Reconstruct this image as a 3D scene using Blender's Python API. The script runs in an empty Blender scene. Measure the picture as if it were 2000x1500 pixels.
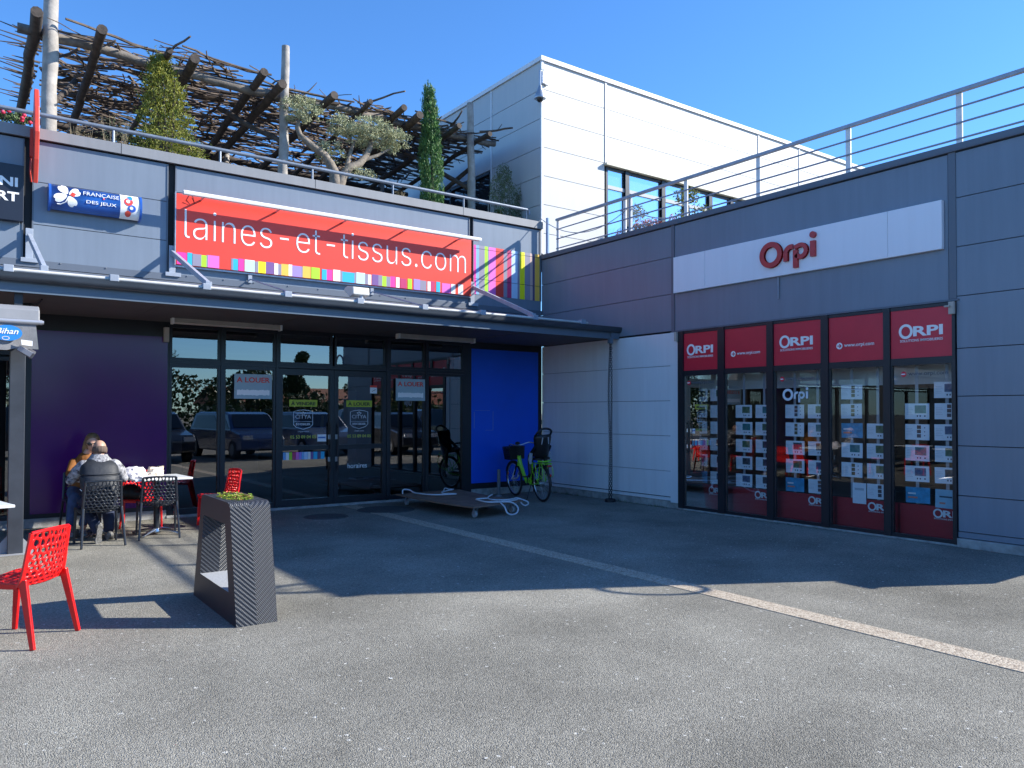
import bpy, bmesh, math, random
from mathutils import Vector, Matrix, Euler
R=math.radians
sc=bpy.context.scene; COL=sc.collection
# ---------------------------------------------------------------- camera
cd=bpy.data.cameras.new('camera'); cam=bpy.data.objects.new('camera',cd); COL.objects.link(cam); sc.camera=cam
cd.sensor_width=36; cd.lens=1497.75/2000*36; cd.clip_end=3000; cd.clip_start=.05
cd.shift_y=27.34/2000
YAW,PIT,ROL=0.945571,0.0194488,0.00165567
f_=Vector((math.cos(YAW)*math.cos(PIT),math.sin(YAW)*math.cos(PIT),math.sin(PIT)))
r_=Vector((math.sin(YAW),-math.cos(YAW),0)); u_=r_.cross(f_)
r2=r_*math.cos(ROL)+u_*math.sin(ROL); u2=-r_*math.sin(ROL)+u_*math.cos(ROL)
m=Matrix((r2,u2,-f_)).transposed().to_4x4(); m.translation=Vector((-9.74691,-12.46291,1.6)); cam.matrix_world=m
# ---------------------------------------------------------------- light
SAZ,SEL=-28.0,31.3
w=bpy.data.worlds.new('World'); sc.world=w; w.use_nodes=True
nt=w.node_tree; bg=nt.nodes['Background']; sky=nt.nodes.new('ShaderNodeTexSky'); sky.sky_type='NISHITA'
sky.sun_disc=False; sky.sun_elevation=R(SEL); sky.sun_rotation=R(90-SAZ); sky.air_density=1.0; sky.dust_density=.1; sky.ozone_density=3.0; sky.altitude=100
tint=nt.nodes.new('ShaderNodeMix'); tint.data_type='RGBA'; tint.blend_type='MULTIPLY'; tint.inputs[0].default_value=1; tint.inputs[7].default_value=(.68,1.02,1.40,1)
nt.links.new(sky.outputs[0],tint.inputs[6]); hs=nt.nodes.new('ShaderNodeHueSaturation'); hs.inputs['Saturation'].default_value=1.03; nt.links.new(tint.outputs[2],hs.inputs['Color']); nt.links.new(hs.outputs[0],bg.inputs[0]); bg.inputs[1].default_value=.107
sl=bpy.data.lights.new('sun','SUN'); sl.energy=5.0; sl.angle=R(.53); sl.color=(1,.955,.86)
so=bpy.data.objects.new('sun',sl); COL.objects.link(so)
sd=Vector((math.cos(R(SAZ))*math.cos(R(SEL)),math.sin(R(SAZ))*math.cos(R(SEL)),math.sin(R(SEL))))
so.rotation_euler=sd.to_track_quat('Z','Y').to_euler(); so.location=(8,-8,20)
sc.view_settings.view_transform='Standard'; sc.view_settings.look='None'; sc.view_settings.gamma=1; sc.view_settings.exposure=.9
sc.cycles.max_bounces=8; sc.cycles.transparent_max_bounces=16; sc.cycles.glossy_bounces=4
# ---------------------------------------------------------------- materials
MATS={}
def mat(name,col,rough=.6,metal=0,spec=.5,var=0,vs=3.,bump=0,bs=40.,col2=None,coat=0,emit=None):
    if name in MATS: return MATS[name]
    m=bpy.data.materials.new(name); m.use_nodes=True; n=m.node_tree; p=n.nodes['Principled BSDF']
    c=(*col,1); p.inputs['Base Color'].default_value=c; p.inputs['Roughness'].default_value=rough
    p.inputs['Metallic'].default_value=metal; p.inputs['Specular IOR Level'].default_value=spec; p.inputs['Coat Weight'].default_value=coat
    tc=n.nodes.new('ShaderNodeTexCoord')
    if var or col2:
        no=n.nodes.new('ShaderNodeTexNoise'); no.inputs['Scale'].default_value=vs; no.inputs['Detail'].default_value=8; no.inputs['Roughness'].default_value=.62
        n.links.new(tc.outputs['Object'],no.inputs['Vector'])
        mx=n.nodes.new('ShaderNodeMix'); mx.data_type='RGBA'
        mr=n.nodes.new('ShaderNodeMapRange'); mr.inputs[1].default_value=.35; mr.inputs[2].default_value=.65
        n.links.new(no.outputs[0],mr.inputs[0]); n.links.new(mr.outputs[0],mx.inputs[0])
        a=col2 or tuple(x*(1-var) for x in col); b=col if col2 else tuple(min(1,x*(1+var*.6)) for x in col)
        mx.inputs[6].default_value=(*a,1); mx.inputs[7].default_value=(*b,1)
        n.links.new(mx.outputs[2],p.inputs['Base Color'])
    if bump:
        nb=n.nodes.new('ShaderNodeTexNoise'); nb.inputs['Scale'].default_value=bs; nb.inputs['Detail'].default_value=6
        n.links.new(tc.outputs['Object'],nb.inputs['Vector'])
        b=n.nodes.new('ShaderNodeBump'); b.inputs['Strength'].default_value=bump; b.inputs['Distance'].default_value=.01
        n.links.new(nb.outputs[0],b.inputs['Height']); n.links.new(b.outputs[0],p.inputs['Normal'])
    if emit: p.inputs['Emission Color'].default_value=(*emit[0],1); p.inputs['Emission Strength'].default_value=emit[1]
    MATS[name]=m; return m
def glassmat(name,tint,ior,rough=0.):
    m=bpy.data.materials.new(name); m.use_nodes=True; n=m.node_tree; n.nodes.clear()
    o=n.nodes.new('ShaderNodeOutputMaterial'); mx=n.nodes.new('ShaderNodeMixShader'); t=n.nodes.new('ShaderNodeBsdfTransparent'); g=n.nodes.new('ShaderNodeBsdfGlossy')
    fr=n.nodes.new('ShaderNodeFresnel'); fr.inputs[0].default_value=ior; t.inputs[0].default_value=(*tint,1); g.inputs['Roughness'].default_value=rough
    g.inputs[0].default_value=(1,1,1,1)
    n.links.new(fr.outputs[0],mx.inputs[0]); n.links.new(t.outputs[0],mx.inputs[1]); n.links.new(g.outputs[0],mx.inputs[2]); n.links.new(mx.outputs[0],o.inputs[0])
    MATS[name]=m; return m
def paneltone(name,col,rough,streak=.08,spec=.5,grime=0):
    # painted sheet metal: slow tone drift, faint vertical rain streaks, slight oil-canning
    m=bpy.data.materials.new(name); m.use_nodes=True; n=m.node_tree; p=n.nodes['Principled BSDF']; tc=n.nodes.new('ShaderNodeTexCoord')
    mp=n.nodes.new('ShaderNodeMapping'); mp.inputs['Scale'].default_value=(5,5,.35); n.links.new(tc.outputs['Object'],mp.inputs[0])
    no=n.nodes.new('ShaderNodeTexNoise'); no.inputs['Scale'].default_value=1.6; no.inputs['Detail'].default_value=7; no.inputs['Roughness'].default_value=.65; n.links.new(mp.outputs[0],no.inputs[0])
    n2=n.nodes.new('ShaderNodeTexNoise'); n2.inputs['Scale'].default_value=.55; n2.inputs['Detail'].default_value=3; n.links.new(tc.outputs['Object'],n2.inputs[0])
    ad=n.nodes.new('ShaderNodeMath'); ad.operation='ADD'; n.links.new(no.outputs[0],ad.inputs[0]); n.links.new(n2.outputs[0],ad.inputs[1])
    mr=n.nodes.new('ShaderNodeMapRange'); mr.inputs[1].default_value=.7; mr.inputs[2].default_value=1.3; n.links.new(ad.outputs[0],mr.inputs[0])
    mx=n.nodes.new('ShaderNodeMix'); mx.data_type='RGBA'; n.links.new(mr.outputs[0],mx.inputs[0])
    g=(1-streak-grime)
    mx.inputs[6].default_value=(col[0]*g,col[1]*g,col[2]*(g-.0),1); mx.inputs[7].default_value=(*[min(1,c*(1+streak*.5)) for c in col],1)
    n.links.new(mx.outputs[2],p.inputs['Base Color']); p.inputs['Roughness'].default_value=rough; p.inputs['Specular IOR Level'].default_value=spec
    b=n.nodes.new('ShaderNodeBump'); b.inputs['Strength'].default_value=.25; b.inputs['Distance'].default_value=.02; n.links.new(n2.outputs[0],b.inputs['Height']); n.links.new(b.outputs[0],p.inputs['Normal'])
    MATS[name]=m; return m
GREY=paneltone('grey_cladding',(.19,.228,.285),.36,.13)
GREYD=paneltone('grey_flashing',(.12,.14,.175),.42,.08)
CAP=paneltone('parapet_capping',(.235,.24,.255),.5,.14)
WHITE=paneltone('white_cladding',(.50,.508,.515),.5,.05)
WHITED=paneltone('white_cladding_weathered',(.70,.72,.75),.5,.08,grime=.02)
DARK=mat('joint_black',(.012,.013,.016),.7)
FRAME=mat('black_aluminium',(.014,.016,.022),.35,var=.15,vs=2)
SOFF=mat('soffit_brown_grey',(.085,.075,.075),.7,var=.15,vs=1.5)
GUT=mat('gutter_dark',(.035,.045,.06),.4,var=.2,vs=2)
FASC=paneltone('fascia_blue_grey',(.11,.15,.20),.4,.08)
GALV=mat('galvanised',(.42,.45,.50),.4,metal=.6,var=.2,vs=8)
STEELP=mat('painted_steel',(.33,.37,.44),.45,var=.12,vs=5)
WHITEP=mat('white_plastic',(.75,.75,.73),.45,var=.08,vs=6)
CREAM=mat('cream_batten',(.45,.41,.36),.6,var=.1,vs=6)
RED=mat('red_plastic',(.72,.012,.012),.28,spec=.5,var=.08,vs=6)
BLACKP=mat('black_plastic',(.02,.024,.032),.35,var=.1,vs=9)
TABLEW=mat('white_table_laminate',(.72,.74,.76),.35,var=.06,vs=6)
CONC=mat('concrete',(.33,.33,.32),.85,var=.35,vs=6,bump=.5,bs=60)
GLA=glassmat('shop_glass',(.36,.40,.44),2.5)
GLB=glassmat('agency_glass',(.80,.84,.86),1.55)
PURPLE=mat('purple_glossy_panel',(.080,.010,.125),.16,spec=.5,var=.1,vs=1.)
BLUE=mat('blue_glossy_panel',(.004,.10,.72),.35,spec=.4,var=.08,vs=1.)
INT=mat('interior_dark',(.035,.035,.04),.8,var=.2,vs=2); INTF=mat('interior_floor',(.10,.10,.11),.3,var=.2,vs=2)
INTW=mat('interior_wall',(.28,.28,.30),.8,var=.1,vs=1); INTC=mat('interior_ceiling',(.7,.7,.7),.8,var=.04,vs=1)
PAPER=mat('paper_white',(.90,.91,.93),.6,var=.04,vs=20)
SIGNR=mat('sign_red',(.82,.055,.03),.42,var=.04,vs=2); SIGNW=mat('sign_white',(.86,.86,.86),.5)
STKR=mat('sticker_red',(.62,.022,.045),.35,var=.05,vs=3); BANDR=mat('band_red',(.42,.012,.02),.5,var=.06,vs=3)
def colm(k):
    D=dict(pk=(.85,.05,.35),cy=(.03,.45,.70),gr=(.28,.26,.34),gn=(.42,.75,.03),pv=(.80,.16,.55),pc=(.55,.85,.86),ye=(.90,.82,.01),pu=(.20,.10,.30),wh=(.85,.82,.78),vi=(.36,.26,.72),cr=(.55,.04,.15),**{'or':(.90,.52,.08)},bl=(.20,.45,.75),rd=(.80,.05,.03),pb=(.50,.66,.85),ta=(.60,.42,.36),dp=(.12,.08,.18))
    return mat('stripe_'+k,D[k],.4)
# ---------------------------------------------------------------- mesh helpers
def wloc(o):
    v=Vector((0,0,0))
    while o: v+=o.location; o=o.parent
    return v
class M:
    def __init__(s): s.v=[]; s.f=[]; s.mi=[]; s.k=0
    def add(s,vs,fs):
        b=len(s.v); s.v+= [tuple(v) for v in vs]; s.f+=[tuple(b+i for i in f) for f in fs]; s.mi+=[s.k]*len(fs); return s
    def box(s,x0,x1,y0,y1,z0,z1):
        if x0>x1:x0,x1=x1,x0
        if y0>y1:y0,y1=y1,y0
        if z0>z1:z0,z1=z1,z0
        return s.add([(x0,y0,z0),(x1,y0,z0),(x1,y1,z0),(x0,y1,z0),(x0,y0,z1),(x1,y0,z1),(x1,y1,z1),(x0,y1,z1)],[(0,3,2,1),(4,5,6,7),(0,1,5,4),(1,2,6,5),(2,3,7,6),(3,0,4,7)])
    def obox(s,c,sx,sy,sz,rot):
        Q=Euler(rot).to_matrix(); c=Vector(c); P=[]
        for z in(-1,1):
            for x,y in((-1,-1),(1,-1),(1,1),(-1,1)): P.append(c+Q@Vector((x*sx/2,y*sy/2,z*sz/2)))
        return s.add(P,[(0,3,2,1),(4,5,6,7),(0,1,5,4),(1,2,6,5),(2,3,7,6),(3,0,4,7)])
    def bar(s,a,b,wx,wz,up=(0,0,1),w2=None):
        a,b=Vector(a),Vector(b); d=(b-a).normalized(); up=Vector(up)
        if abs(d.dot(up))>.98: up=Vector((0,1,0))
        x=d.cross(up).normalized(); z=x.cross(d); P=[]
        for q,(wa,wb) in((a,(wx,wz)),(b,w2 or(wx,wz))):
            for i,j in((-1,-1),(1,-1),(1,1),(-1,1)): P.append(q+x*i*wa/2+z*j*wb/2)
        return s.add(P,[(3,2,1,0),(4,5,6,7),(0,1,5,4),(1,2,6,5),(2,3,7,6),(3,0,4,7)])
    def tube(s,pts,r,n=8,close=False,cap=True):
        pts=[Vector(p) for p in pts]; N=len(pts); rr=r if isinstance(r,(list,tuple)) else [r]*N
        prev=None; P=[]
        for i,p in enumerate(pts):
            if close: d=pts[(i+1)%N]-pts[i-1]
            else: d=pts[min(i+1,N-1)]-pts[max(i-1,0)]
            if d.length<1e-9: d=Vector((0,0,1))
            d.normalize()
            if prev is None:
                x=d.orthogonal().normalized()
            else:
                x=prev-d*prev.dot(d)
                x=x.normalized() if x.length>1e-6 else d.orthogonal().normalized()
            prev=x; y=d.cross(x)
            for k in range(n):
                t=2*math.pi*k/n; P.append(p+(x*math.cos(t)+y*math.sin(t))*rr[i])
        F=[]
        for i in range(N if close else N-1):
            j=(i+1)%N
            for k in range(n): F.append((i*n+k,i*n+(k+1)%n,j*n+(k+1)%n,j*n+k))
        if cap and not close: F.append(tuple(range(n-1,-1,-1))); F.append(tuple((N-1)*n+k for k in range(n)))
        return s.add(P,F)
    def cyl(s,a,b,r,n=16,r2=None): return s.tube([a,b],[r,r if r2 is None else r2],n)
    def lathe(s,prof,c=(0,0,0),n=24,axis='z'):
        P=[];c=Vector(c)
        for r,z in prof:
            for k in range(n):
                t=2*math.pi*k/n; x,y=r*math.cos(t),r*math.sin(t)
                P.append(c+(Vector((x,y,z)) if axis=='z' else Vector((z,x,y)) if axis=='x' else Vector((x,z,y))))
        F=[(i*n+k,i*n+(k+1)%n,(i+1)*n+(k+1)%n,(i+1)*n+k) for i in range(len(prof)-1) for k in range(n)]
        if axis=='y': F=[f[::-1] for f in F]
        return s.add(P,F)
    def ell(s,c,rx,ry,rz,n=14,m=9,rot=None):
        P=[];c=Vector(c);Q=Euler(rot).to_matrix() if rot else None
        for i in range(m+1):
            t=math.pi*i/m
            for k in range(n):
                a=2*math.pi*k/n; v=Vector((rx*math.sin(t)*math.cos(a),ry*math.sin(t)*math.sin(a),rz*math.cos(t)))
                P.append(c+(Q@v if Q else v))
        return s.add(P,[((i+1)*n+k,(i+1)*n+(k+1)%n,i*n+(k+1)%n,i*n+k) for i in range(m) for k in range(n)])
    def prism(s,poly,fn,d0,d1):
        # poly: 2D outline, fn(u,v,d)->3D
        n=len(poly); P=[fn(u,v,d0) for u,v in poly]+[fn(u,v,d1) for u,v in poly]
        return s.add(P,[tuple(range(n)),tuple(range(2*n-1,n-1,-1))]+[(i,(i+n),((i+1)%n)+n,(i+1)%n) for i in range(n)])
    def build(s,name,mats,parent=None,smooth=False,world=True,bevel=0,ang=40):
        me=bpy.data.meshes.new(name)
        vs=s.v
        if parent is not None and world:
            L=wloc(parent); vs=[(a-L.x,b-L.y,c-L.z) for a,b,c in vs]
        me.from_pydata(vs,[],s.f); 
        ms=mats if isinstance(mats,(list,tuple)) else [mats]
        for q in ms: me.materials.append(q)
        if len(ms)>1: me.polygons.foreach_set('material_index',s.mi)
        me.validate(); me.update()
        o=bpy.data.objects.new(name,me); COL.objects.link(o)
        if parent is not None: o.parent=parent
        if smooth:
            me.polygons.foreach_set('use_smooth',[True]*len(me.polygons))
            try: me.set_sharp_from_angle(angle=R(ang))
            except Exception: pass
        if bevel:
            b=o.modifiers.new('bevel','BEVEL'); b.width=bevel; b.segments=2; b.limit_method='ANGLE'; b.angle_limit=R(40)
        return o
def tag(o,label,cat,group=None,kind=None):
    o['label']=label; o['category']=cat
    if group: o['group']=group
    if kind: o['kind']=kind
    return o
def thing(name,label,cat,loc=(0,0,0),rz=0,group=None):
    o=bpy.data.objects.new(name,None); COL.objects.link(o); o.location=loc; o.rotation_euler=(0,0,rz); o.empty_display_size=.2
    return tag(o,label,cat,group)
def struct(name,mb,mt,**k):
    o=mb.build(name,mt,**k); o['kind']='structure'; return o
def dup(root,loc=None,rz=None,label=None,group=None):
    def cp(o,par):
        c=o.copy(); COL.objects.link(c); c.parent=par
        for ch in o.children: cp(ch,c)
        return c
    r=cp(root,None)
    if loc is not None: r.location=loc
    if rz is not None: r.rotation_euler=(0,0,rz)
    if label: r['label']=label
    if group: r['group']=group
    return r
# planes: A faces -Y (x to the right), B faces -X (reading direction = -Y)
def fA(y): return lambda u,v,d: (u,y-d,v)
def fB(x): return lambda u,v,d: (x-d,-u,v)      # u measured along -Y
INTER=None
try:
    import os
    fp=os.path.join(bpy.utils.resource_path('LOCAL'),'datafiles','fonts','Inter.woff2')
    if os.path.exists(fp): INTER=bpy.data.fonts.load(fp)
except Exception: INTER=None
def textmesh(s,name,mt,plane,u0,v0,width,height=None,off=0,depth=.004,at=0.,parent=None,shear=0,align='L',mirror=False,font=None):
    cu=bpy.data.curves.new(name,'FONT'); cu.body=s; cu.extrude=.5; cu.offset=off; cu.shear=shear; cu.resolution_u=3; cu.fill_mode='BOTH'
    if font: cu.font=font
    t=bpy.data.objects.new('tmp',cu); COL.objects.link(t)
    dg=bpy.context.evaluated_depsgraph_get(); me=bpy.data.meshes.new_from_object(t.evaluated_get(dg)); bpy.data.objects.remove(t); 
    xs=[v.co.x for v in me.vertices]; ys=[v.co.y for v in me.vertices]
    x0,x1,y0,y1=min(xs),max(xs),min(ys),max(ys)
    sx=width/(x1-x0); sy=(height/(y1-y0)) if height else sx
    if align=='C': u0-=width/2
    fn=(fA(at) if plane=='A' else fB(at))
    L=wloc(parent) if parent is not None else Vector((0,0,0))
    for v in me.vertices:
        uu=(v.co.x-x0)*sx
        if mirror: uu=width-uu
        p=fn(u0+uu,v0+(v.co.y-y0)*sy,(v.co.z+.5)*depth); v.co=Vector(p)-L
    me.materials.append(mt); me.name=name
    o=bpy.data.objects.new(name,me); COL.objects.link(o)
    if parent is not None: o.parent=parent
    return o
def stroke(mb,pts,wd,fn,d0,d1,close=False):
    n=len(pts); L=[];Rr=[]
    for i in range(n):
        a=pts[i-1] if (close or i>0) else pts[i]; b=pts[(i+1)%n] if (close or i<n-1) else pts[i]
        dx,dy=b[0]-a[0],b[1]-a[1]; l=math.hypot(dx,dy) or 1; nx,ny=-dy/l*wd/2,dx/l*wd/2
        L.append((pts[i][0]+nx,pts[i][1]+ny)); Rr.append((pts[i][0]-nx,pts[i][1]-ny))
    for i in range(n if close else n-1):
        j=(i+1)%n; q=[L[i],Rr[i],Rr[j],L[j]]
        P=[fn(u,v,d0) for u,v in q]+[fn(u,v,d1) for u,v in q]
        F=[(0,1,2,3),(7,6,5,4),(0,4,5,1),(2,6,7,3)]
        if not close and i==0: F.append((0,3,7,4))
        if not close and i==n-2: F.append((1,5,6,2))
        mb.add(P,F)
def arc(cx,cy,r,a0,a1,n=16,ry=None): return [(cx+r*math.cos(R(a0+(a1-a0)*i/n)),cy+(ry or r)*math.sin(R(a0+(a1-a0)*i/n))) for i in range(n+1)]
rnd=random.Random(7)
# ================================================================ GROUND
def asphalt():
    m=bpy.data.materials.new('asphalt'); m.use_nodes=True; n=m.node_tree; p=n.nodes['Principled BSDF']; tc=n.nodes.new('ShaderNodeTexCoord'); ln=n.links.new
    vo=n.nodes.new('ShaderNodeTexVoronoi'); vo.inputs['Scale'].default_value=135; ln(tc.outputs['Object'],vo.inputs['Vector'])
    vo2=n.nodes.new('ShaderNodeTexVoronoi'); vo2.inputs['Scale'].default_value=60; ln(tc.outputs['Object'],vo2.inputs['Vector'])
    no=n.nodes.new('ShaderNodeTexNoise'); no.inputs['Scale'].default_value=.9; no.inputs['Detail'].default_value=9; no.inputs['Roughness'].default_value=.6; ln(tc.outputs['Object'],no.inputs['Vector'])
    nf=n.nodes.new('ShaderNodeTexNoise'); nf.inputs['Scale'].default_value=45; nf.inputs['Detail'].default_value=5; ln(tc.outputs['Object'],nf.inputs['Vector'])
    cr=n.nodes.new('ShaderNodeValToRGB'); e=cr.color_ramp.elements; e[0].position=.1; e[0].color=(.125,.119,.103,1); e[1].position=.9; e[1].color=(.41,.39,.335,1)
    e2=cr.color_ramp.elements.new(.5); e2.color=(.262,.25,.215,1)
    sep=n.nodes.new('ShaderNodeSeparateColor'); ln(vo.outputs['Color'],sep.inputs[0])
    a=n.nodes.new('ShaderNodeMix'); a.data_type='FLOAT'; a.inputs[0].default_value=.45; ln(sep.outputs[0],a.inputs[2]); ln(nf.outputs[0],a.inputs[3]); ln(a.outputs[0],cr.inputs[0])
    big=n.nodes.new('ShaderNodeMapRange'); big.inputs[1].default_value=.3; big.inputs[2].default_value=.7; big.inputs[3].default_value=.74; big.inputs[4].default_value=1.16; ln(no.outputs[0],big.inputs[0])
    nb=n.nodes.new('ShaderNodeTexNoise'); nb.inputs['Scale'].default_value=.23; nb.inputs['Detail'].default_value=4; ln(tc.outputs['Object'],nb.inputs['Vector']); bb=n.nodes.new('ShaderNodeMapRange'); bb.inputs[1].default_value=.35; bb.inputs[2].default_value=.65; bb.inputs[3].default_value=.84; bb.inputs[4].default_value=1.1; ln(nb.outputs[0],bb.inputs[0])
    bm=n.nodes.new('ShaderNodeMath'); bm.operation='MULTIPLY'; ln(big.outputs[0],bm.inputs[0]); ln(bb.outputs[0],bm.inputs[1])
    mu=n.nodes.new('ShaderNodeMix'); mu.data_type='RGBA'; mu.blend_type='MULTIPLY'; mu.inputs[0].default_value=1; ln(cr.outputs[0],mu.inputs[6]); ln(bm.outputs[0],mu.inputs[7])
    # sparse pale chips
    s2=n.nodes.new('ShaderNodeSeparateColor'); ln(vo2.outputs['Color'],s2.inputs[0])
    th=n.nodes.new('ShaderNodeMath'); th.operation='GREATER_THAN'; th.inputs[1].default_value=.996; ln(s2.outputs[1],th.inputs[0])
    m2=n.nodes.new('ShaderNodeMix'); m2.data_type='RGBA'; m2.inputs[7].default_value=(.48,.47,.43,1); ln(th.outputs[0],m2.inputs[0]); ln(mu.outputs[2],m2.inputs[6])
    # cracks: thin lines where a warped coarse voronoi edge distance is tiny, only in patches
    wr=n.nodes.new('ShaderNodeTexNoise'); wr.inputs['Scale'].default_value=2.2; wr.inputs['Detail'].default_value=6; ln(tc.outputs['Object'],wr.inputs['Vector'])
    va=n.nodes.new('ShaderNodeMixRGB'); va.blend_type='ADD'; va.inputs[0].default_value=.5; ln(tc.outputs['Object'],va.inputs[1]); ln(wr.outputs[1],va.inputs[2])
    ve=n.nodes.new('ShaderNodeTexVoronoi'); ve.feature='DISTANCE_TO_EDGE'; ve.inputs['Scale'].default_value=.32; ln(va.outputs[0],ve.inputs['Vector'])
    lt=n.nodes.new('ShaderNodeMath'); lt.operation='LESS_THAN'; lt.inputs[1].default_value=.0009; ln(ve.outputs['Distance'],lt.inputs[0])
    pn=n.nodes.new('ShaderNodeMath'); pn.operation='GREATER_THAN'; pn.inputs[1].default_value=.72; ln(no.outputs[0],pn.inputs[0])
    mm=n.nodes.new('ShaderNodeMath'); mm.operation='MULTIPLY'; ln(lt.outputs[0],mm.inputs[0]); ln(pn.outputs[0],mm.inputs[1])
    m3=n.nodes.new('ShaderNodeMix'); m3.data_type='RGBA'; m3.inputs[7].default_value=(.035,.033,.03,1); ln(mm.outputs[0],m3.inputs[0]); ln(m2.outputs[2],m3.inputs[6])
    ln(m3.outputs[2],p.inputs['Base Color']); p.inputs['Roughness'].default_value=.95; p.inputs['Specular IOR Level'].default_value=.06
    b=n.nodes.new('ShaderNodeBump'); b.inputs['Strength'].default_value=.9; b.inputs['Distance'].default_value=.006
    ds=n.nodes.new('ShaderNodeMath'); ds.operation='SUBTRACT'; ds.inputs[0].default_value=1; ln(vo.outputs['Distance'],ds.inputs[1]); ln(ds.outputs[0],b.inputs['Height']); ln(b.outputs[0],p.inputs['Normal'])
    return m
gm=M(); gm.add([(-900,-900,0),(900,-900,0),(900,900,0),(-900,900,0)],[(0,1,2,3)]); g=struct('ground',gm,asphalt())
# exposed aggregate strip
def aggregate():
    m=mat('aggregate_strip',(.50,.45,.38),.85); n=m.node_tree; p=n.nodes['Principled BSDF']; tc=n.nodes.new('ShaderNodeTexCoord')
    vo=n.nodes.new('ShaderNodeTexVoronoi'); vo.inputs['Scale'].default_value=75; n.links.new(tc.outputs['Object'],vo.inputs['Vector'])
    sp=n.nodes.new('ShaderNodeSeparateColor'); n.links.new(vo.outputs['Color'],sp.inputs[0]); cr=n.nodes.new('ShaderNodeValToRGB'); e=cr.color_ramp.elements
    e[0].color=(.20,.15,.11,1); e[1].color=(.54,.47,.37,1); e[0].position=.0; e3=e.new(.35); e3.color=(.38,.315,.24,1); n.links.new(sp.outputs[0],cr.inputs[0]); n.links.new(cr.outputs[0],p.inputs['Base Color'])
    b=n.nodes.new('ShaderNodeBump'); b.inputs['Strength'].default_value=.8; b.inputs['Distance'].default_value=.006; b.invert=True; n.links.new(vo.outputs['Distance'],b.inputs['Height']); n.links.new(b.outputs[0],p.inputs['Normal']); return m
s=M(); s.box(-4.395,-4.165,-30,-.06,-.02,.005); struct('path',s,aggregate())
for x,y,r,l in ((-5.14,-1.2,.33,'dark round manhole cover in the asphalt nearer the glass doors'),(-4.0,-.95,.46,'wide round dark manhole cover beside the pale strip, next to the board dolly')):
    mb=M(); mb.lathe([(0,.010),(r*.9,.010),(r*.91,.005),(r,.006),(r*1.03,.0)],(x,y,0),32); tag(mb.build('manhole_cover',mat('manhole_iron',(.075,.075,.075),.7,var=.3,vs=20,bump=.6,bs=90)),l,'manhole cover','manhole covers')
# a few pale gum spots and scraps on the asphalt
mb=M()
for i in range(46):
    x=rnd.uniform(-10.5,-2); y=rnd.uniform(-11,-1); r=rnd.uniform(.005,.014); a0=rnd.uniform(0,3)
    P=[(x+r*rnd.uniform(.7,1.3)*math.cos(t+a0),y+r*rnd.uniform(.5,1.2)*math.sin(t+a0),.0035) for t in (0,.9,1.8,2.7,3.6,4.5,5.4)]
    mb.add(P,[tuple(range(7))])
o=mb.build('litter_spots',mat('gum_pale',(.5,.5,.47),.8)); o['kind']='stuff'; tag(o,'tiny pale gum spots and scraps scattered over the asphalt','litter',kind='stuff')

# ================================================================ BUILDING A (dark grey parade of shops, front y=0)
A=thing('shop_building','long low grey clad building with vacant glass shopfront under a flat canopy','building',(-6,0,0))
mb=M()
bays=((-22,-18.0),(-17.9,-13.6),(-13.5,-9.05),(-8.95,-7.20),(-7.09,-1.77),(-1.69,-.015))
joints=[3.62,4.207,4.80,5.375]
mb.k=0
for x0,x1 in bays:
    for z0,z1 in zip(joints[:-1],joints[1:]):
        if x0==-7.09: continue
        mb.box(x0+.004,x1-.004,0,.05,z0+.005,z1-.005)
for z0,z1 in zip(joints[:-1],joints[1:]): mb.box(-7.086,-1.774,0,.05,z0+.005,z1-.005)
mb.k=1; mb.box(-22,-.01,.035,.3,2.99,5.40)
# light edge profiles beside the dark joints
mb.k=2
for x in (-9.05,-7.20,-1.77,-13.6,-18.0): mb.box(x-.022,x-.004,-.012,.05,3.62,5.37); mb.box(x+.095 if x!=-1.77 else x+.078,x+.113 if x!=-1.77 else x+.094,-.008,.05,3.62,5.37)
mb.box(-.06,-.015,-.012,.03,3.9,5.37)
mb.k=0; mb.box(-22,-.3,10.5,10.7,0,5.3)
mb.build('wall',[GREY,DARK,GREYD],A)
mb=M(); mb.box(-22,.0,-.05,.34,5.40,5.535); mb.box(-22,0,-.055,-.05,5.39,5.54)
cp_=mb.build('parapet_cap',CAP,A,bevel=.006); mb=M()
for x in (-13.6,-10.8,-7.86,-4.9,-1.95): mb=M(); mb.box(x,x+.006,-.0575,-.04,5.392,5.538); mb.build('cap_joint',DARK,cp_)
mb=M(); mb.box(-22,-.3,.34,10.5,5.16,5.26); mb.build('terrace_deck',mat('deck_grey',(.20,.18,.16),.8,var=.3,vs=3),A)
# canopy: sloping sheet roof, gutter, fascia, soffit
cn=M(); X0,X1=-22,-.0
cn.prism([( -.0,3.60),(-2.12,3.17),(-2.12,3.12),(0,3.5)],lambda u,v,d:(d,u,v),X0,X1-.002); cano=cn.build('canopy',GREYD,A)
mb=M(); mb.box(X0,X1-.003,-2.235,-.03,2.965,2.985)
for x in [-21+1.9*i for i in range(11)]: mb.box(x,x+.012,-2.2,-.05,2.96,2.9652)
mb.build('soffit',SOFF,cano)
mb=M(); mb.box(X0,X1-.004,-2.262,-2.236,2.945,3.09); mb.box(-.2,-.004,-2.30,-2.262,2.945,3.07); mb.build('fascia',FASC,cano)
mb=M(); prof=[(-2.36-.012*0,3.075)]+[(-2.305+.062*math.cos(R(a)),3.118+.062*math.sin(R(a))) for a in range(180,361,20)]+[(-2.243,3.155),(-2.252,3.155)]+[(-2.305+.053*math.cos(R(a)),3.118+.053*math.sin(R(a))) for a in range(360,179,-20)]+[(-2.375,3.165),(-2.375,3.135)]
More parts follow.
